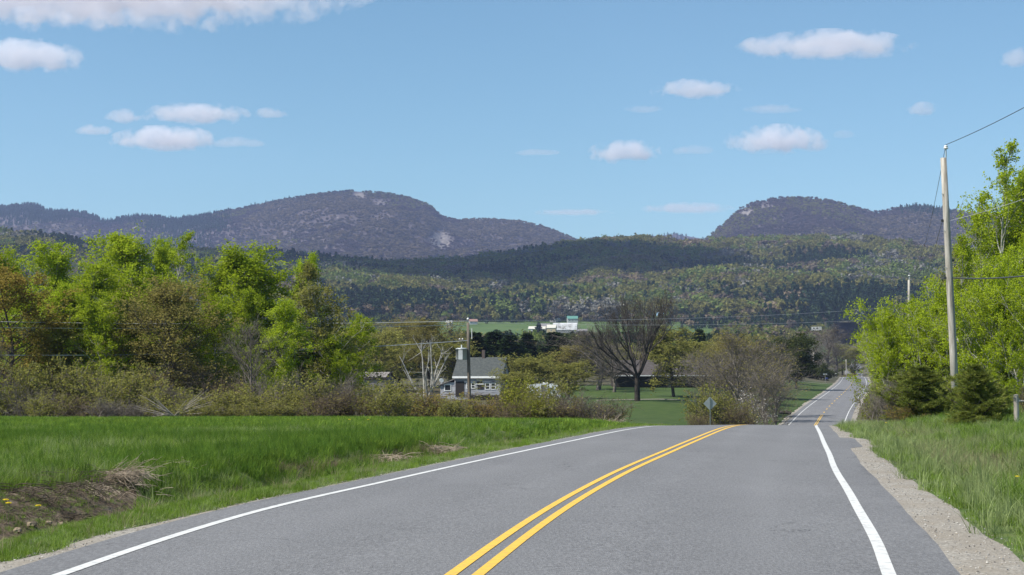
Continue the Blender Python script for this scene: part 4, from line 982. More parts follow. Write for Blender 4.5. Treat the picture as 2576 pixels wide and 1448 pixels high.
# ------------------------------------------------------------------ the left grove
G1 = 'leafy trees of the left grove'
plant('poplar', 110, 140, 612, 190, 'rounded bright green tree behind the rust-coloured maple at far left', G1)
plant('poplar', 30, 150, 628, 120, 'bright green treetop above the rust-coloured maple at the left edge', G1)
plant('maple', 25, 128, 655, 210, 'rust-orange budding maple at the left picture edge', G1, var=0)
plant('poplar', 215, 134, 665, 170, 'mid-height bright green tree between the rust maple and the tallest poplar', G1)
plant('poplar', 362, 138, 586, 205, 'tallest spiky-topped poplar of the left grove', G1, var=2)
plant('sprout', 375, 137, 588, 150, 'spiky shoots rising through the crown of the tallest poplar', G1)
plant('poplar', 290, 143, 655, 130, 'green tree tucked at the left shoulder of the tallest poplar', G1)
plant('budding', 432, 128, 692, 215, 'wide brown-olive budding tree in front of the tallest poplar', G1)
plant('budding', 330, 132, 760, 150, 'smaller olive budding tree at the left foot of the tallest poplar', G1)
plant('poplar', 515, 140, 650, 100, 'narrow rounded green tree between the brown-olive tree and the big poplar', G1)
plant('poplar', 662, 136, 615, 195, 'big green poplar with white limbs at the right half of the grove', G1, var=1)
plant('poplar', 595, 142, 690, 120, 'green tree filling the left side of the white-limbed poplar', G1)
plant('poplar', 418, 140, 600, 120, 'spiky green poplar at the right shoulder of the tallest one', G1, var=0)
plant('poplar', 740, 141, 640, 100, 'green poplar at the right shoulder of the white-limbed one', G1, var=3)
plant('poplar', 265, 129, 735, 120, 'lower bright green tree left of the wide brown-olive one', G1, var=1)
plant('poplar', 150, 133, 720, 130, 'lower bright green tree right of the rust maple', G1, var=3)
plant('poplar', 545, 131, 745, 120, 'lower green tree right of the wide brown-olive one', G1, var=0)
plant('poplar', 640, 134, 730, 120, 'lower green tree below the limbs of the white-limbed poplar', G1, var=2)
plant('poplar', 860, 131, 840, 90, 'low bright green tree before the right end of the grove', G1, var=2)
plant('poplar', 345, 140, 690, 120, 'green tree below the crown of the tallest poplar', G1, var=1)
plant('sparse', 768, 139, 660, 80, 'thin pale tree with few leaves right of the white-limbed poplar', G1)
plant('poplar', 706, 127, 755, 125, 'lower green tree in front of the white-limbed poplar', G1)
plant('bare', 632, 124, 800, 110, 'grey nearly leafless small tree standing before the big poplar', G1)
plant('sparse', 826, 132, 715, 150, 'yellow-olive airy tree with a pale trunk near the right end of the grove', G1)
plant('poplar', 892, 136, 792, 95, 'green tree at the right end of the left grove', G1)
plant('pale', 845, 140, 790, 130, 'olive-yellow tree behind the airy pale-trunked one', G1)
plant('pale', 130, 131, 790, 150, 'olive-green small tree below the rust maple', G1)
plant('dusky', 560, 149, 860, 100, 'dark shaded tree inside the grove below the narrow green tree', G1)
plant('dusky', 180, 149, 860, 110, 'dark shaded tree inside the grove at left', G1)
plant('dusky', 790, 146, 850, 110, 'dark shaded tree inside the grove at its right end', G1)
plant('bare', 2, 123, 850, 60, 'dark thin bare trunk at the left picture edge', G1)
# shrubs: the brush line at the far edge of the field
GS = 'shrubs along the far edge of the left field'
SH = [
 ('olive_shrub', 40, 120, 905, 150), ('grey_shrub', 90, 117, 960, 110), ('olive_shrub', 150, 121, 900, 130), ('olive_shrub', 105, 114, 985, 110), ('brown_shrub', 200, 115, 990, 110),
 ('olive_shrub', 245, 121, 905, 130), ('olive_shrub', 290, 117, 935, 140), ('grey_shrub', 275, 113, 1000, 90), ('olive_shrub', 350, 119, 915, 120), ('grey_shrub', 335, 113, 1005, 90), ('olive_shrub', 395, 115, 960, 120),
 ('grey_shrub', 440, 116, 965, 110), ('olive_shrub', 470, 112, 1005, 90), ('barebrown', 490, 128, 890, 150), ('olive_shrub', 540, 114, 985, 130), ('olive_shrub', 600, 116, 970, 130),
 ('brown_shrub', 575, 119, 935, 110), ('olive_shrub', 665, 115, 975, 130), ('grey_shrub', 700, 119, 925, 120), ('olive_shrub', 735, 115, 985, 120), ('olive_shrub', 780, 118, 940, 130), ('brown_shrub', 800, 114, 985, 130),
 ('grey_shrub', 850, 118, 935, 130), ('brown_shrub', 875, 115, 975, 110), ('olive_shrub', 700, 112, 1015, 90), ('olive_shrub', 640, 112, 1012, 90), ('olive_shrub', 560, 111, 1018, 90),
 ('rust_shrub', 930, 116, 1003, 80), ('olive_shrub', 1000, 118, 965, 150), ('olive_shrub', 975, 113, 985, 100), ('rust_shrub', 1085, 117, 995, 130), ('olive_shrub', 1135, 114, 1008, 110), ('brown_shrub', 1060, 120, 990, 90),
 ('rust_shrub', 1215, 116, 1005, 100), ('brown_shrub', 1250, 119, 992, 110), ('green_shrub', 1305, 118, 968, 120), ('olive_shrub', 1345, 116, 985, 110), ('grey_shrub', 1400, 117, 990, 130), ('brown_shrub', 1440, 115, 1000, 110),
 ('olive_shrub', 1380, 122, 960, 120), ('grey_shrub', 1480, 118, 992, 130), ('brown_shrub', 1530, 121, 1000, 90), ('brown_shrub', 1290, 114, 1015, 90), ('green_shrub', 1340, 114, 1010, 80)]
DESC = dict(olive_shrub='olive-green budding shrub', grey_shrub='grey leafless twiggy shrub', brown_shrub='brown twiggy shrub', rust_shrub='rusty brown low shrub', green_shrub='yellow-green leafy shrub', barebrown='tall brown bare thicket')
def near_what(dx, Y, top):
    P_ = [(60, 'below the rust maple at left'), (170, 'between the rust maple and the tallest poplar'), (300, 'at the left foot of the tallest poplar'), (400, 'under the wide brown-olive tree'), (500, 'right of the wide brown-olive tree'),
          (620, 'before the grey leafless small tree'), (720, 'under the white-limbed poplar'), (800, 'under the airy pale-trunked tree'), (890, 'at the right end of the grove'), (960, 'in front of the box trailer'), (1030, 'between box trailer and dead birch'),
          (1160, 'below the dead birch, left of the transformer pole'), (1270, 'right of the transformer pole before the white house'), (1360, 'in front of the white camper'), (1460, 'right of the white camper'), (9999, 'left of the lawn at the end of the field')]
    return next(t for lim, t in P_ if dx <= lim)
seen = {}
for i, (k, dx, Y, tp, w) in enumerate(SH):
    pos = ('tall ' if tp < 950 else 'low ' if tp > 995 else 'mid-height ')
    lab = pos + DESC[k] + ' ' + near_what(dx, Y, tp)
    c_ = seen.get(lab, 0); seen[lab] = c_ + 1
    if c_: lab = ('nearest ' if Y < 115 else 'rearmost ') + lab + (' again' if False else '')
    plant(k, dx, Y, tp - (16 if 890 < dx < 1420 else 4), w * 1.12, lab, GS)
# brown dead branches fallen
fb = MB(); rr = random.Random(11)
for i in range(26):
    a = rr.uniform(-.5, .9); L = rr.uniform(1.2, 3.2); e = rr.uniform(.05, .75)
    pts = [Vector((0, 0, .3))]
    d = Vector((-math.cos(a) * math.cos(e) * (1 if rr.random() < .5 else -1), rr.uniform(-.3, .2), math.sin(e)))
    for j in range(5): d = (d + Vector((rr.uniform(-.15, .15), rr.uniform(-.15, .15), rr.uniform(-.12, .08)))).normalized(); pts.append(pts[-1] + d * L / 5)
    fb.tube(pts, [.03, .026, .02, .016, .012, .006], 4)
fo = fb.build('fallen_branches', noise_mat('dead_branch', [(.2, .175, .15), (.36, .32, .28)], 4)); fo.location = (Xat(440, 111), 111, gzf(Xat(440, 111), 111)); tag(fo, 'heap of pale dead branches in the brush below the wide brown-olive tree', 'dead branches')

# ------------------------------------------------------------------ middle distance
GM = 'trees around the houses in the valley'
plant('pale', 945, 300, 820, 130, 'olive tree behind the weathered shed, right of the left grove', GM)
plant('pale', 1000, 330, 858, 110, 'rounded olive tree behind the dead birch on its left', GM)
plant('budding', 1085, 320, 800, 170, 'tall brown-olive tree right behind the dead birch', GM)
plant('budding', 1020, 420, 800, 90, 'brownish tree beyond the dead birch rising against the woods', GM)
plant('pale', 1140, 310, 855, 110, 'olive tree between dead birch and white house', GM)
plant('conifer', 1195, 345, 838, 85, 'dark pine behind the transformer can of the pole', GM)
plant('conifer', 1245, 352, 836, 80, 'dark pine behind the chimney of the white house', GM)
plant('conifer', 1290, 348, 845, 80, 'dark pine right of the white house roof', GM)
plant('conifer', 1330, 370, 840, 60, 'slim dark pine below the farm sheds', GM)
plant('conifer', 1395, 380, 838, 85, 'broad dark pine below the farm barn', GM)
plant('conifer', 1420, 365, 850, 70, 'dark pine just right of the broad one below the barn', GM)
plant('conifer', 1355, 1440, 812, 15, 'tiny dark pine in front of the cream-roofed farm shed', GM)
plant('pale', 1310, 300, 900, 100, 'yellow-olive tree right behind the white house', GM)
plant('pale', 1350, 270, 888, 110, 'olive tree standing behind the white camper', GM)
plant('pale', 1285, 262, 930, 80, 'small olive tree hiding the right corner of the white house', GM)
plant('pale', 1430, 262, 905, 100, 'olive budding tree right of the white camper', GM)
plant('budding', 1450, 330, 860, 120, 'brown-olive tree behind the camper below the farm barn', GM)
plant('dusky', 1470, 380, 838, 100, 'dark green rounded tree left of the big bare tree', GM)
plant('bare', 1505, 300, 815, 150, 'dark bare tree at the left side of the big bare tree', GM)
plant('bare', 1545, 290, 850, 110, 'smaller bare tree with pale limbs left of the big trunk', GM)
plant('pale', 1695, 265, 812, 130, 'yellow-olive leafing tree on the lawn right of the big bare tree', GM)
plant('pale', 1740, 330, 850, 110, 'olive tree behind the right half of the brown house', GM)
plant('conifer', 1762, 420, 830, 45, 'lone dark pine with ragged top above the brown house', GM)
plant('budding', 1800, 360, 855, 110, 'brown-olive tree at the right end of the brown house', GM)
plant('barebrown', 1868, 190, 822, 190, 'large brown bare thicket right of the diamond sign', GM)
plant('barebrown', 1930, 180, 900, 130, 'brown bare thicket at the left edge of the far road', GM)
plant('barebrown', 1820, 200, 880, 120, 'brown bare thicket between brown house and diamond sign', GM)
plant('barebrown', 1895, 230, 850, 170, 'bare brown thicket standing behind the large one', GM)
plant('barebrown', 1785, 240, 870, 130, 'bare brown tree before the right half of the brown house', GM)
plant('budding', 1840, 270, 835, 130, 'olive-brown tree rising behind the brown thickets', GM)
plant('barebrown', 1945, 215, 885, 120, 'bare brown thicket above the far road grass', GM)
plant('dusky', 1930, 300, 875, 110, 'dark olive tree between the thickets and the round-headed tree', GM)
plant('budding', 960, 420, 838, 110, 'brownish tree far behind the weathered shed', GM)
plant('dusky', 1060, 460, 835, 70, 'dark tree showing behind the dead birch', GM)
plant('pale', 1170, 420, 862, 90, 'olive tree behind the transformer pole', GM)
plant('pale', 1560, 420, 862, 90, 'olive tree behind the left limbs of the big bare tree', GM)
plant('budding', 1640, 400, 865, 90, 'brown-olive tree behind the right limbs of the big bare tree', GM)
plant('olive_shrub', 1790, 150, 965, 120, 'pale olive shrub right behind the diamond sign', GM)
plant('olive_shrub', 1760, 158, 990, 70, 'small olive shrub left of the diamond sign', GM)
plant('blossom_shrub', 1885, 160, 975, 90, 'shrub with white blossom in front of the brown thicket', GM)
plant('olive_shrub', 1835, 152, 985, 90, 'olive shrub right of the diamond sign', GM)
plant('brown_shrub', 1870, 146, 1005, 100, 'low brown shrub below the white-blossomed one', GM)
plant('brown_shrub', 1760, 140, 1030, 60, 'low brown shrub at the left foot of the diamond sign', GM)
plant('dusky', 2003, 360, 838, 95, 'dark round-headed tree left of the far road', GM)
plant('dusky', 1985, 400, 850, 60, 'dark tree just behind the round-headed one', GM)
plant('bare', 2080, 545, 815, 100, 'bare tree with pale limbs beside the top of the far road', GM)
plant('bare', 2103, 690, 830, 70, 'bare tree right of the pale-limbed one beside the far road', GM)
plant('bare', 2060, 520, 835, 60, 'grey bare tree left of the pale-limbed one', GM)
for dx, tp, w, lab in ((2005, 915, 70, 'left part'), (2038, 912, 75, 'middle part'), (2068, 916, 60, 'right part')):
    plant('dark_shrub', dx, 485, tp, w, lab + ' of the dark hedge beyond the side driveway', 'dark hedge bushes by the driveway', name='hedge_bush')
plant('pale', 2150, 700, 870, 60, 'olive tree beyond the far road bend', GM)
plant('pale', 2120, 800, 860, 60, 'olive tree left behind the far road bend', GM)
plant('rust_shrub', 2143, 680, 938, 34, 'reddish dry weeds between the far road crest and its bend', GM)
plant('rust_shrub', 2128, 690, 940, 26, 'smaller reddish dry weeds at the left of the far bend', GM)
# big bare tree (vase shaped)
def vase(seed, H):
    r = np.random.default_rng(seed); segs = []
    def grow(p, d, L, rad, lev):
        n = 4; pts, dd = path(p, d, L, n, r, .09, .03); segs.extend(segs_of(pts, rad, rad * .68))
        if lev == 0: return
        nc = 3 if lev > 1 else 4
        for c in range(nc):
            q = pts[-1] if c < 1 else pts[r.integers(1, n + 1)]
            a = r.normal(size=3); a -= dd * a.dot(dd); a /= np.linalg.norm(a)
            ang = r.uniform(.3, .65) if c else r.uniform(.05, .25)
            grow(q, dd * math.cos(ang) + a * math.sin(ang) + np.array([0, 0, .10]), L * r.uniform(.62, .86), max(.0045, rad * (.56 if c else .70)), lev - 1)
    trunk, dd = path(np.array([0, 0, -.3]), np.array([0.01, 0, 1.]), 4.0, 5, r, .02, .05); segs.extend(segs_of(trunk, .62, .50))
    for az, e, L, rad in ((3.0, .85, 4.6, .28), (2.2, 1.08, 4.8, .27), (.2, .98, 4.7, .27), (1.0, 1.15, 5.0, .26), (4.2, 1.05, 4.6, .24), (5.3, 1.0, 4.4, .22), (3.5, .3, 2.8, .15), (-.1, .35, 2.8, .14)) if True else ((2.8, 1.02, 4.6, .33), (.3, 1.25, 4.8, .30), (4.6, 1.3, 4.4, .26), (1.5, 1.3, 4.4, .24), (3.4, .3, 2.8, .16), (-.1, .4, 2.6, .15)):
        grow(trunk[-1] if e > .5 else trunk[-2], np.array([math.cos(az) * math.cos(e), math.sin(az) * math.cos(e), math.sin(e)]), L, rad, (5 if az in (1.0, 5.3) else 6) if e > .5 else 4)
    return np.array(segs)
sgv = vase(5, 16); TY = 245.; tx = Xat(1603, TY); tz = gzf(tx, TY); bt = empty('big_bare_tree', (tx, TY, tz), 'big dark leafless tree with spreading limbs on the lawn', 'tree')
zt = sgv[:, 5].max(); want = Zat(726, TY) - tz; k = want / zt
bt.scale = (k * .86, k * .86, k)
trunk_sel = sgv[:, 6] > .10
link('trunk', wood_mesh('big_tree_trunk', sgv[trunk_sel], bark_dark), bt); link('branches', wood_mesh('big_tree_branches', sgv[~trunk_sel], noise_mat('big_tree_bark', [(.045, .038, .032), (.10, .088, .078)], 3), .05), bt)
# dead birch
def birch(seed):
    r = np.random.default_rng(seed); segs = []
    for az, e, L in ((0, 1.45, 7.5), (.3, 1.2, 7), (2.9, 1.05, 6.5), (3.3, 1.35, 7), (.1, .95, 6.2), (5, 1.3, 6)):
        p, d = path(np.array([r.normal() * .15, r.normal() * .15, -.2]), np.array([math.cos(az) * math.cos(e), math.sin(az) * math.cos(e), math.sin(e)]), L, 8, r, .08, .05); segs += segs_of(p, .17, .035)
        for j in range(7):
            k = r.integers(2, 8); q, d2 = path(p[k], (p[k] - p[k - 1]) / np.linalg.norm(p[k] - p[k - 1]) + r.normal(size=3) * .5, r.uniform(.8, 2.4), 4, r, .16, .02); segs += segs_of(q, .05, .012)
            for l in range(3):
                q2, _ = path(q[r.integers(1, 5)], d2 + r.normal(size=3) * .6, r.uniform(.4, 1.), 2, r, .2, 0); segs += segs_of(q2, .018, .008)
    return np.array(segs)
bY = 255.; bx0 = Xat(1073, bY); bzz = gzf(bx0, bY); sgb = birch(3); bo = empty('dead_birch', (bx0, bY, bzz), 'dead white-barked birch with bare forked limbs left of the white house', 'tree')
k = (Zat(838, bY) - bzz) / sgb[:, 5].max(); bo.scale = (k, k, k)
link('trunk', wood_mesh('birch_trunk', sgb, bark_pale), bo)

# ------------------------------------------------------------------ right-hand trees
GRT = 'leafy trees right of the road'
plant('aspen', 2290, 104, 705, 205, 'yellow-green rounded aspen left of the tall pole', GRT, var=0)
plant('aspen', 2228, 100, 790, 120, 'lower yellow-green aspen nearest the far road', GRT, var=1)
plant('aspen', 2345, 98, 740, 150, 'yellow-green aspen directly behind the tall pole', GRT, var=2)
plant('sprout', 2510, 108, 378, 190, 'tallest slender green poplar right of the tall pole', GRT, var=0)
plant('sprout', 2580, 112, 470, 170, 'green poplar cut by the right picture edge', GRT, var=0)
plant('sprout', 2450, 104, 545, 130, 'shorter green poplar close to the right of the tall pole', GRT, var=1)
plant('poplar', 2530, 110, 520, 150, 'leafier green poplar behind the tallest slender one', GRT, var=1)
plant('aspen', 2470, 92, 655, 170, 'yellow-green aspen below the tallest poplar', GRT, var=1)
plant('aspen', 2560, 90, 675, 170, 'yellow-green aspen at the right picture edge', GRT, var=0)
plant('aspen', 2410, 96, 735, 130, 'yellow-green aspen just right of the pole at half height', GRT, var=2)
plant('poplar', 2600, 109, 430, 150, 'full green poplar at the upper right picture edge', GRT, var=1)
plant('aspen', 2535, 100, 590, 150, 'yellow-green aspen filling the gap under the tallest poplar', GRT, var=1)
plant('aspen', 2680, 95, 640, 190, 'yellow-green aspen beyond the right picture edge', GRT, var=2)
plant('poplar', 2680, 112, 480, 190, 'green poplar beyond the right picture edge', GRT, var=2)
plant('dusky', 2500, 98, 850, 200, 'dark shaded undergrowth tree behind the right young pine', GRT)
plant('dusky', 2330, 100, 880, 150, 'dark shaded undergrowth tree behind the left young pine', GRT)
plant('sparse', 2425, 112, 600, 70, 'sparse rust-tinted tree beside the upper pole', GRT)
GP = 'young pines beside the tall pole'
plant('young_pine', 2318, 76, 922, 140, 'dark bushy young pine left of the tall pole', GP)
plant('young_pine', 2366, 79, 955, 60, 'young pine touching the foot of the tall pole on its left', GP)
plant('young_pine', 2456, 60.5, 918, 112, 'largest bushy young pine right of the tall pole', GP)
plant('young_pine', 2432, 58.5, 1035, 62, 'low young pine at the foot of the tall pole', GP)
plant('young_pine', 2508, 67, 965, 46, 'young pine next to the grey fence post', GP)
plant('grey_shrub', 2232, 80, 925, 110, 'grey leaning bare shrub at the left foot of the aspens', GRT)
plant('grey_shrub', 2262, 77, 945, 90, 'grey bare shrub touching the left young pine', GRT)
plant('green_shrub', 2205, 88, 965, 80, 'low yellow-green shrub at the right edge of the far road', GRT)
plant('rust_shrub', 2275, 75, 1015, 80, 'low rusty shrub under the left young pine', GRT)
plant('brown_shrub', 2590, 70, 960, 70, 'brown bare shrub behind the fence post', GRT)

# ------------------------------------------------------------------ grass, straw, pebbles
def blades(seed, n, h, spread, w, lean, mat, name):
    r = np.random.default_rng(seed); a = r.uniform(0, 6.28, n); q = spread * np.sqrt(r.uniform(0, 1, n)); b = np.stack([np.cos(a) * q, np.sin(a) * q, np.full(n, -.02)], -1)
    H = h * r.uniform(.45, 1.15, n); az = r.uniform(0, 6.28, n); l = np.abs(r.normal(size=n)) * lean; dv = np.stack([np.cos(az) * l, np.sin(az) * l, np.ones(n)], -1)
    side = np.stack([-np.sin(az + r.normal(size=n)), np.cos(az), 0 * az], -1) * (w * r.uniform(.6, 1.3, n))[:, None] * .5
    p1 = b + dv * (H * .55)[:, None]; d2 = dv + np.stack([np.cos(az) * l * 1.2, np.sin(az) * l * 1.2, -.25 * l], -1); p2 = p1 + d2 * (H * .5)[:, None]
    v = np.stack([b - side, b + side, p1 + side * .8, p1 - side * .8, p2], 1).reshape(-1, 3); i = np.arange(n)[:, None] * 5
    return mesh_np(name, v, [i + np.array([[0, 1, 2, 3]]), i + np.array([[3, 2, 4]])], mat)
g_green = leaf_mat('grass_green', [(.11, .185, .026), (.165, .25, .036), (.22, .30, .065)], 1.2, .4, .3)
g_deep = leaf_mat('grass_deep', [(.07, .135, .022), (.11, .19, .03)], 1.2, .4, .25)
g_light = leaf_mat('grass_light', [(.20, .26, .09), (.29, .33, .15)], 1.2, .4, .2)
g_straw = leaf_mat('grass_straw', [(.24, .19, .115), (.36, .30, .2)], 2, .2, .2)
g_dead = leaf_mat('grass_dead', [(.10, .075, .05), (.24, .19, .13)], 3, .1, .2)
TU = [blades(1, 34, .42, .16, .011, .35, g_green, 'tuft'), blades(2, 34, .36, .17, .011, .5, g_green, 'tuft'), blades(3, 30, .48, .14, .012, .3, g_deep, 'tuft'), blades(4, 26, .40, .16, .010, .45, g_light, 'tuft'),
      blades(5, 20, .5, .15, .006, .6, g_straw, 'tuft'), blades(6, 34, .16, .16, .009, .7, g_green, 'tuft'), blades(7, 30, .13, .18, .008, .8, g_light, 'tuft'), blades(8, 46, .34, .14, .007, 1.3, g_dead, 'tuft'),
      blades(9, 40, .45, .3, .03, .4, g_green, 'tuft'), blades(10, 40, .45, .3, .03, .4, g_deep, 'tuft')]
r = np.random.default_rng(5)
def field_pts(n, y0, y1, side, p=1.0):
    y = y0 * (y1 / y0) ** r.uniform(0, 1, n) if p == 1 else r.uniform(y0, y1, n)
    if side < 0:
        e = xc(y) - Loff(y) - Lsh(y); lo = -.36 * y - 3; x = lo + (e - .02 - lo) * r.uniform(0, 1, n)
    else:
        e = xc(y) + Roff(y) + Rsh(y); hi = np.maximum(.40 * y + 3, e + 4); x = e + .3 + (hi - e - .3) * r.uniform(0, 1, n)
    return x, y
GX = []; GY = []
for nn, a, b in ((9000, 11, 26), (12000, 22, 45), (14000, 40, 80), (13000, 65, 118)):
    x, y = field_pts(nn, a, b, -1, 0); GX.append(x); GY.append(y)
x = np.concatenate(GX); y = np.concatenate(GY); dl = xc(y) - Loff(y) - Lsh(y) - x
dit = (dl > 1.5) & (dl < 4.1 + .6 * fbm(x, y, 54)) & (y < 27.5) & (x < -.225 * y + .4 * fbm(x * .8, y * .8, 21)) & (vnoise(x * .5, y * .35, 31) > .18)
keep = (dl > wleft(y) * .75 + .12 * fbm(x * 2, y * 2, 51)) & ~(dit & (r.uniform(size=len(x)) < .5)) & ~((dl < .8) & (r.uniform(size=len(x)) < .35))
x = x[keep]; y = y[keep]; dl = dl[keep]; n = len(x); ver = (dl < 1.35 + .5 * fbm(x * .6, y * .6, 52)) | ((y < 27.8) & (dl < 3.9 + .8 * fbm(x * .7, y * .7, 56)) & (y > 15) & (x < -.225 * y))
nz = fbm(x * .22, y * .16, 53, 4) + r.normal(size=n) * .12
idx = np.where(ver, r.choice([5, 5, 6, 6, 4], n, p=[.4, .2, .25, .1, .05]), np.where(nz > .12, r.choice([2, 2, 0], n), np.where(nz < -.16, r.choice([3, 1, 3, 4], n, p=[.4, .3, .24, .06]), r.choice([0, 1, 2, 3, 4], n, p=[.40, .27, .15, .155, .025]))))
farm_ = (y > 55) & ~ver; idx = np.where(farm_ & (r.uniform(size=n) < .55), r.choice([8, 9], n), idx)
straw = (dl > 1.7) & (dl < 2.8) & (y > 30) & (y < 56) & (vnoise(x * .4, y * .3, 33) > .55); idx[straw] = r.choice([4, 7, 0], straw.sum())
sc = r.uniform(.65, 1.15, n) * np.interp(y, [10, 40, 60, 118], [.64, .64, .6, .62]) * np.where(ver & (y < 30) & (dl > .6), .7, 1) * np.where(idx == 4, .8, 1) * (1 + .5 * fbm(x * .3, y * .3, 57))
sxy = sc * np.interp(y, [10, 40, 80, 118], [1, 1.2, 1.6, 2.0])
scatter('grass', np.stack([x, y, gz(x, y, False)], -1), r.uniform(0, 6.28, n), np.stack([sxy, sxy, sc], -1), idx, TU, 'thick green grass of the field and verge left of the road')
GX = []; GY = []
for nn, a, b in ((4500, 11, 26), (7000, 22, 45), (9000, 40, 95), (3000, 80, 250)):
    x, y = field_pts(nn, a, b, 1, 0); GX.append(x); GY.append(y)
x = np.concatenate(GX); y = np.concatenate(GY); dr = x - xc(y) - Roff(y) - Rsh(y); GRw = wright(y)
keep = (dr > GRw * .92 + .35 * fbm(x * .9, y * .9, 55)) & ~((dr < GRw + .4) & (r.uniform(size=len(x)) < .5)); x = x[keep]; y = y[keep]; dr = dr[keep]; n = len(x)
nz = fbm(x * .3, y * .3, 63, 4) + r.normal(size=n) * .1; dry = (np.exp(-((dr - 2.2) / 1.2) ** 2) * (y > 28) * .25 + nz) > .14
idx = np.where(dr < 1.6, r.choice([5, 6, 3], n, p=[.45, .35, .2]), np.where(dry, r.choice([4, 3, 7, 6], n, p=[.35, .35, .1, .2]), r.choice([0, 1, 2, 3, 5], n, p=[.25, .25, .1, .25, .15])))
sc = r.uniform(.5, .95, n) * np.where(idx == 4, .7, 1); sxy = sc * np.interp(y, [10, 40, 95, 250], [1, 1.2, 1.7, 2.5])
scatter('grass', np.stack([x, y, gz(x, y, False)], -1), r.uniform(0, 6.28, n), np.stack([sxy, sxy, sc], -1), idx, TU, 'mixed green and dry grass of the verge right of the road')
# dead grass clumps in the ditch
def clump(seed, n, L, spread, flatness, mat, r_, name, X, Y, label, dirx=None):
    r = np.random.default_rng(seed); segs = []
    for i in range(n):
        b = np.array([r.normal() * spread[0], r.normal() * spread[1], r.uniform(-.05, .12)]); az = r.uniform(0, 6.28) if dirx is None else dirx + r.normal() * .5
        d = np.array([math.cos(az), math.sin(az), r.uniform(.1, 1.0) * flatness]); p, _ = path(b, d, L * r.uniform(.5, 1.1), 4, r, .16, -.16); segs += segs_of(p, r_, r_ * .6)
    o = link(name, wood_mesh(name, segs, mat, .001 + 9)); z = gzf(X, Y); o.location = (X, Y, z + .04); tag(o, label, 'dead grass', 'dead grass clumps in the roadside ditch'); return o
dead_s = noise_mat('dead_straw', [(.22, .17, .12), (.42, .35, .27)], 5, rand=.1); dead_d = noise_mat('dark_dead_grass', [(.03, .022, .015), (.085, .066, .048), (.18, .145, .105)], 6)
def gpt(dx, dy, z=0.):
    Y = 30.
    for _ in range(40):
        X = Xat(dx, Y); z_ = gzf(X, Y) + z; k = Zat(dy, 1000.) ; s = (k - EYE) / 1000.; Yn = (z_ - EYE) / s; Y = .5 * Y + .5 * min(max(Yn, 8), 110)
    return Xat(dx, Y), Y
X_, Y_ = gpt(305, 1262); clump(1, 260, .55, (.16, .12), .9, dead_s, .0045, 'dead_grass_clump', X_, Y_, 'pale tan drooping straw clump on the ditch edge', -.6)
X_, Y_ = gpt(170, 1235); clump(2, 120, .5, (.42, .2), .25, dead_d, .006, 'dead_grass_mat', X_, Y_, 'dark matted dead grass overhanging the ditch bank at left')
X_, Y_ = gpt(60, 1245); clump(3, 110, .45, (.42, .22), .25, dead_d, .006, 'dead_grass_mat', X_, Y_, 'dark matted dead grass in the ditch at the left picture edge')
X_, Y_ = gpt(200, 1290); clump(7, 200, .5, (.35, .15), .3, dead_d, .005, 'dead_grass_mat', X_, Y_, 'brown dead grass at the bottom of the ditch bank')
X_, Y_ = gpt(960, 1141); clump(4, 200, .6, (.5, .2), .4, dead_s, .007, 'dead_grass_clump', X_, Y_, 'straw patch in the ditch halfway to the road crest')
X_, Y_ = gpt(1090, 1125); clump(5, 240, .6, (.6, .25), .4, dead_s, .007, 'dead_grass_clump', X_, Y_, 'straw patch in the ditch nearest the road crest')
X_, Y_ = gpt(420, 1245); clump(6, 30, .8, (.3, .05), .15, dead_s, .004, 'dead_grass_clump', X_, Y_, 'few pale fallen stalks right of the straw clump')
for i, (dx, dy, q, lab) in enumerate(((30, 1213, 1, 'dark dead grass hanging over the top of the ditch bank at the picture edge'), (95, 1205, 1, 'dark dead grass along the top of the ditch bank, second from the left edge'),
        (215, 1208, 1, 'dark dead grass tuft at the right end of the ditch bank top'), (120, 1258, 1, 'brown dead grass halfway down the ditch bank'), (15, 1303, 1, 'brown dead grass low in the ditch by the tan stones'),
        (250, 1240, 0, 'tan stalks lying just left of the straw clump'), (215, 1275, 1, 'brown dead grass below the lying tan stalks'))):
    X_, Y_ = gpt(dx, dy); clump(40 + i, 80, .38, (.36, .14), .25, dead_d if q else dead_s, .0045, 'dead_grass_mat', X_, Y_, lab)
hm = clump(8, 500, .9, (.35, .3), 1.0, dead_s, .012, 'dry_grass_mound', Xat(1532, 96), 96, 'tan dry grass mound at the right end of the field by the bushes')
# ditch stones
for i, (dx, dy, s, lab) in enumerate(((85, 1325, .075, 'tan stone low in the ditch at left'), (128, 1318, .06, 'pale stone right of the tan one in the ditch'), (160, 1322, .05, 'smallest tan stone in the ditch'), (50, 1340, .07, 'tan stone nearest the left edge in the ditch'))):
    X_, Y_ = gpt(dx, dy); rr = np.random.default_rng(i); ico = MB().lathe([(s * .5, -s * .4), (s, -.1 * s), (s * .85, s * .35), (s * .4, s * .6)], (0, 0, 0), 8); ico.v = [tuple(np.array(v) * (1 + rr.normal(size=3) * .12)) for v in ico.v]
    o = ico.build('stone', noise_mat('tan_stone', [(.17, .13, .09), (.27, .215, .155)], 8)); o.location = (X_, Y_, gzf(X_, Y_) + s * .3); tag(o, lab, 'stone', 'stones in the ditch')
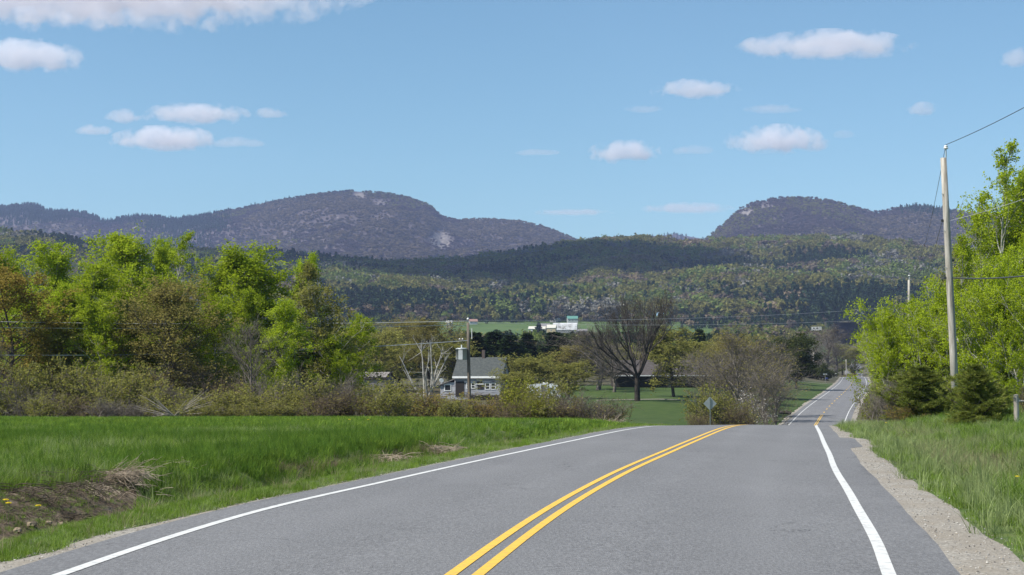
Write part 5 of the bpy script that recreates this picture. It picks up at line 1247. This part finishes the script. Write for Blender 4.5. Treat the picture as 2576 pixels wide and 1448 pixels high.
# dandelions
dan = flat('dandelion_yellow', (.8, .6, .02)); stm = flat('dandelion_stem', (.12, .17, .05))
def dand(dx, dy, lab, s=1.0):
    X_, Y_ = gpt(dx, dy, .15); o = empty('dandelion', (X_, Y_, gzf(X_, Y_)), lab, 'flower', 'dandelions in the grass')
    h = .28; MB().tube([(0, 0, 0), (.01, 0, h)], .004, 5).build('stem', stm, o)
    f = MB()
    for k in range(14):
        a = k * 2.4; q = .034 * s * math.sqrt(k / 14 + .08); f.box((q * math.cos(a), q * math.sin(a), h + .012 - q * .2), (.022 * s, .022 * s, .012), a)
    f.build('flower_head', dan, o)
for dx, dy, lab in ((645, 1206, 'bright dandelion alone in the verge grass beside the left road edge'), (102, 1277, 'dandelion among dead grass in the left ditch'), (20, 1281, 'upper of two dandelions at the left edge of the ditch'), (27, 1284, 'lower of two dandelions at the left edge of the ditch'),
                    (880, 1065, 'tiny dandelion far out in the field below the weathered shed'), (927, 1065, 'tiny dandelion in the far field right of its neighbour'), (2228, 1073, 'dandelion in the right verge before the pines'), (2555, 1220, 'dandelion in the grass at the right picture edge')):
    dand(dx, dy, lab, .9)
# pebbles on the shoulders
def peb(seed, mat):
    r = np.random.default_rng(seed); m = MB().lathe([(.3, -.3), (1, -.05), (.8, .4), (.3, .6)], (0, 0, 0), 6); m.v = [tuple(np.array(v) * (1 + r.normal(size=3) * .18)) for v in m.v]; return m.mesh('pebble', mat)
PB = [peb(1, flat('pebble_tan', (.34, .29, .23))), peb(2, flat('pebble_grey', (.26, .25, .24))), peb(3, flat('pebble_pale', (.46, .43, .39))), peb(4, flat('pebble_dark', (.13, .115, .10)))]
n = 9000; y = 10 * (95 / 10) ** r.uniform(0, 1, n); q = r.uniform(0, 1, n); left = r.uniform(size=n) < .3
x = np.where(left, xc(y) - Loff(y) - Lsh(y) - .02 - wleft(y) * q, xc(y) + Roff(y) + Rsh(y) + .02 + wright(y) * 1.05 * q)
s = .003 + .011 * r.uniform(0, 1, n) ** 5
scatter('pebbles', np.stack([x, y, gz(x, y, False) + s * .25], -1), r.uniform(0, 6.28, n), s, r.integers(0, 4, n), PB, 'loose pebbles on the sandy road shoulders')

# ------------------------------------------------------------------ clouds (real volumes above the hills) and haze
def cloud_mat(name, dens, nscale, soft, thresh):
    m = bpy.data.materials.new(name); m.use_nodes = True; t = m.node_tree; L = t.links; t.nodes.clear(); out = t.nodes.new('ShaderNodeOutputMaterial')
    pv = t.nodes.new('ShaderNodeVolumePrincipled'); pv.inputs['Color'].default_value = (.95, .93, .95, 1); pv.inputs['Anisotropy'].default_value = .2
    tc = t.nodes.new('ShaderNodeTexCoord'); g = t.nodes.new('ShaderNodeNewGeometry')
    ln = t.nodes.new('ShaderNodeVectorMath'); ln.operation = 'LENGTH'; sp = t.nodes.new('ShaderNodeSeparateXYZ'); cb = t.nodes.new('ShaderNodeCombineXYZ'); L.new(tc.outputs['Object'], sp.inputs[0])
    k0 = t.nodes.new('ShaderNodeMath'); k0.operation = 'MINIMUM'; k0.inputs[1].default_value = 0; L.new(sp.outputs['Z'], k0.inputs[0])
    k1 = t.nodes.new('ShaderNodeMath'); k1.operation = 'MULTIPLY_ADD'; k1.inputs[1].default_value = 1.1; L.new(k0.outputs[0], k1.inputs[0]); L.new(sp.outputs['Z'], k1.inputs[2])
    L.new(sp.outputs['X'], cb.inputs[0]); L.new(sp.outputs['Y'], cb.inputs[1]); L.new(k1.outputs[0], cb.inputs[2]); L.new(cb.outputs[0], ln.inputs[0])
    n = t.nodes.new('ShaderNodeTexNoise'); n.inputs['Scale'].default_value = nscale; n.inputs['Detail'].default_value = 5; n.inputs['Roughness'].default_value = .6; L.new(g.outputs['Position'], n.inputs['Vector'])
    def mth(op, a, b):
        k = t.nodes.new('ShaderNodeMath'); k.operation = op
        for i, v in enumerate((a, b)):
            if isinstance(v, (int, float)): k.inputs[i].default_value = v
            else: L.new(v, k.inputs[i])
        return k.outputs[0]
    fall = mth('SUBTRACT', 1.0, ln.outputs['Value']); nn = mth('MULTIPLY', mth('SUBTRACT', n.outputs['Fac'], .5), soft)
    d = mth('SUBTRACT', mth('ADD', fall, nn), thresh); d = mth('MULTIPLY', d, dens * 4); d = mth('MINIMUM', mth('MAXIMUM', d, 0.0), dens)
    L.new(d, pv.inputs['Density']); L.new(pv.outputs[0], out.inputs['Volume']); return m
cm = cloud_mat('cloud_vapour', .008, .010, 2.5, .14); cm_thin = cloud_mat('cloud_wisp', .0032, .008, 2.4, .08)
CB = MB().lathe([(.02, -1), (.4, -.92), (.7, -.72), (.92, -.4), (1, 0), (.92, .4), (.7, .72), (.4, .92), (.02, 1)], (0, 0, 0), 20)
cmesh = CB.mesh('cloud', cm); cmesh2 = CB.mesh('cloud', cm_thin)
def cloud(dx, dy, w, h, label, thin=False, alt=1500., dep=.6):
    k = (963.6 - dy) / F; Y = alt / k; c = Wp(dx, dy, Y)
    o = link('cloud', cmesh2 if thin else cmesh); o.location = c; o.scale = (w / F * Y * .61, w / F * Y * .61 * dep, h / F * Y * .74); tag(o, label, 'cloud', 'small fair-weather clouds'); return o
for a in ((190, -30, 1300, 116, 'broad flat cloud cut by the top left picture edge'), (50, 150, 290, 78, 'cloud cut by the left picture edge'), (490, 291, 250, 44, 'long low cloud with bumpy top, upper of the left middle group'),
          (318, 298, 95, 34, 'small cloud touching the left end of the long bumpy one'), (680, 290, 75, 28, 'small separate puff right of the long bumpy cloud'), (232, 331, 90, 26, 'small flat puff left of the smooth lens-shaped cloud'), (420, 357, 250, 56, 'smooth lens-shaped cloud, lowest of the left middle group'),
          (2080, 120, 390, 54, 'long flat cloud at upper right with a bright tuft on top'), (1752, 230, 200, 44, 'small grey-white cloud below and left of the long flat one'), (1572, 388, 170, 52, 'bright domed cloud low in the middle right'), (1952, 360, 235, 66, 'largest bright cloud above the domed right mountain'), (2322, 280, 75, 34, 'round puff left of the tall pole wire'), (2560, 153, 95, 52, 'cloud cut by the right picture edge behind the wire')):
    cloud(*a)
for a in ((600, 362, 130, 24, 'thin wisp at the right end of the lens-shaped cloud'), (1745, 381, 95, 24, 'thin wisp between the two bright low clouds'), (1945, 276, 130, 20, 'thin wisp above the largest bright cloud'), (1620, 278, 90, 18, 'faint grey wisp left of the thin one'), (2122, 342, 50, 20, 'faint small puff right of the largest bright cloud'), (1355, 386, 100, 14, 'faint streak in the middle of the sky'),
          (1730, 527, 200, 24, 'pinkish thin cloud touching the left flank of the right mountain'), (1440, 536, 180, 12, 'faint streak low above the mountain gap')):
    cloud(*a, thin=True)
# a larger cloud high over the valley, out of view, whose shadow darkens the crest of the wooded hill
cs = link('cloud', CB.mesh('cloud', cloud_mat('cloud_dense', .04, .004, 1.4, .08))); tag(cs, 'large cloud overhead whose shadow lies on the wooded hill', 'cloud', 'small fair-weather clouds')
tgt = Vector((Xat(1230, 2650), 2650, Zat(668, 2650))); s_ = (1700 - tgt.z) / SUN_DIR.z; cs.location = tgt + SUN_DIR * s_; cs.scale = (500, 480, 140)

hz = bpy.data.materials.new('haze_air'); hz.use_nodes = True; t = hz.node_tree; t.nodes.clear(); out = t.nodes.new('ShaderNodeOutputMaterial'); pv = t.nodes.new('ShaderNodeVolumePrincipled')
pv.inputs['Color'].default_value = (.50, .62, 1, 1); pv.inputs['Density'].default_value = 5.4e-5; pv.inputs['Anisotropy'].default_value = .0
t.links.new(pv.outputs[0], out.inputs['Volume'])
hb = MB().box((0, 4650, 390), (10400, 9700, 800)).build('haze', hz); tag(hb, 'thin blue summer haze filling the valley air', kind='stuff')
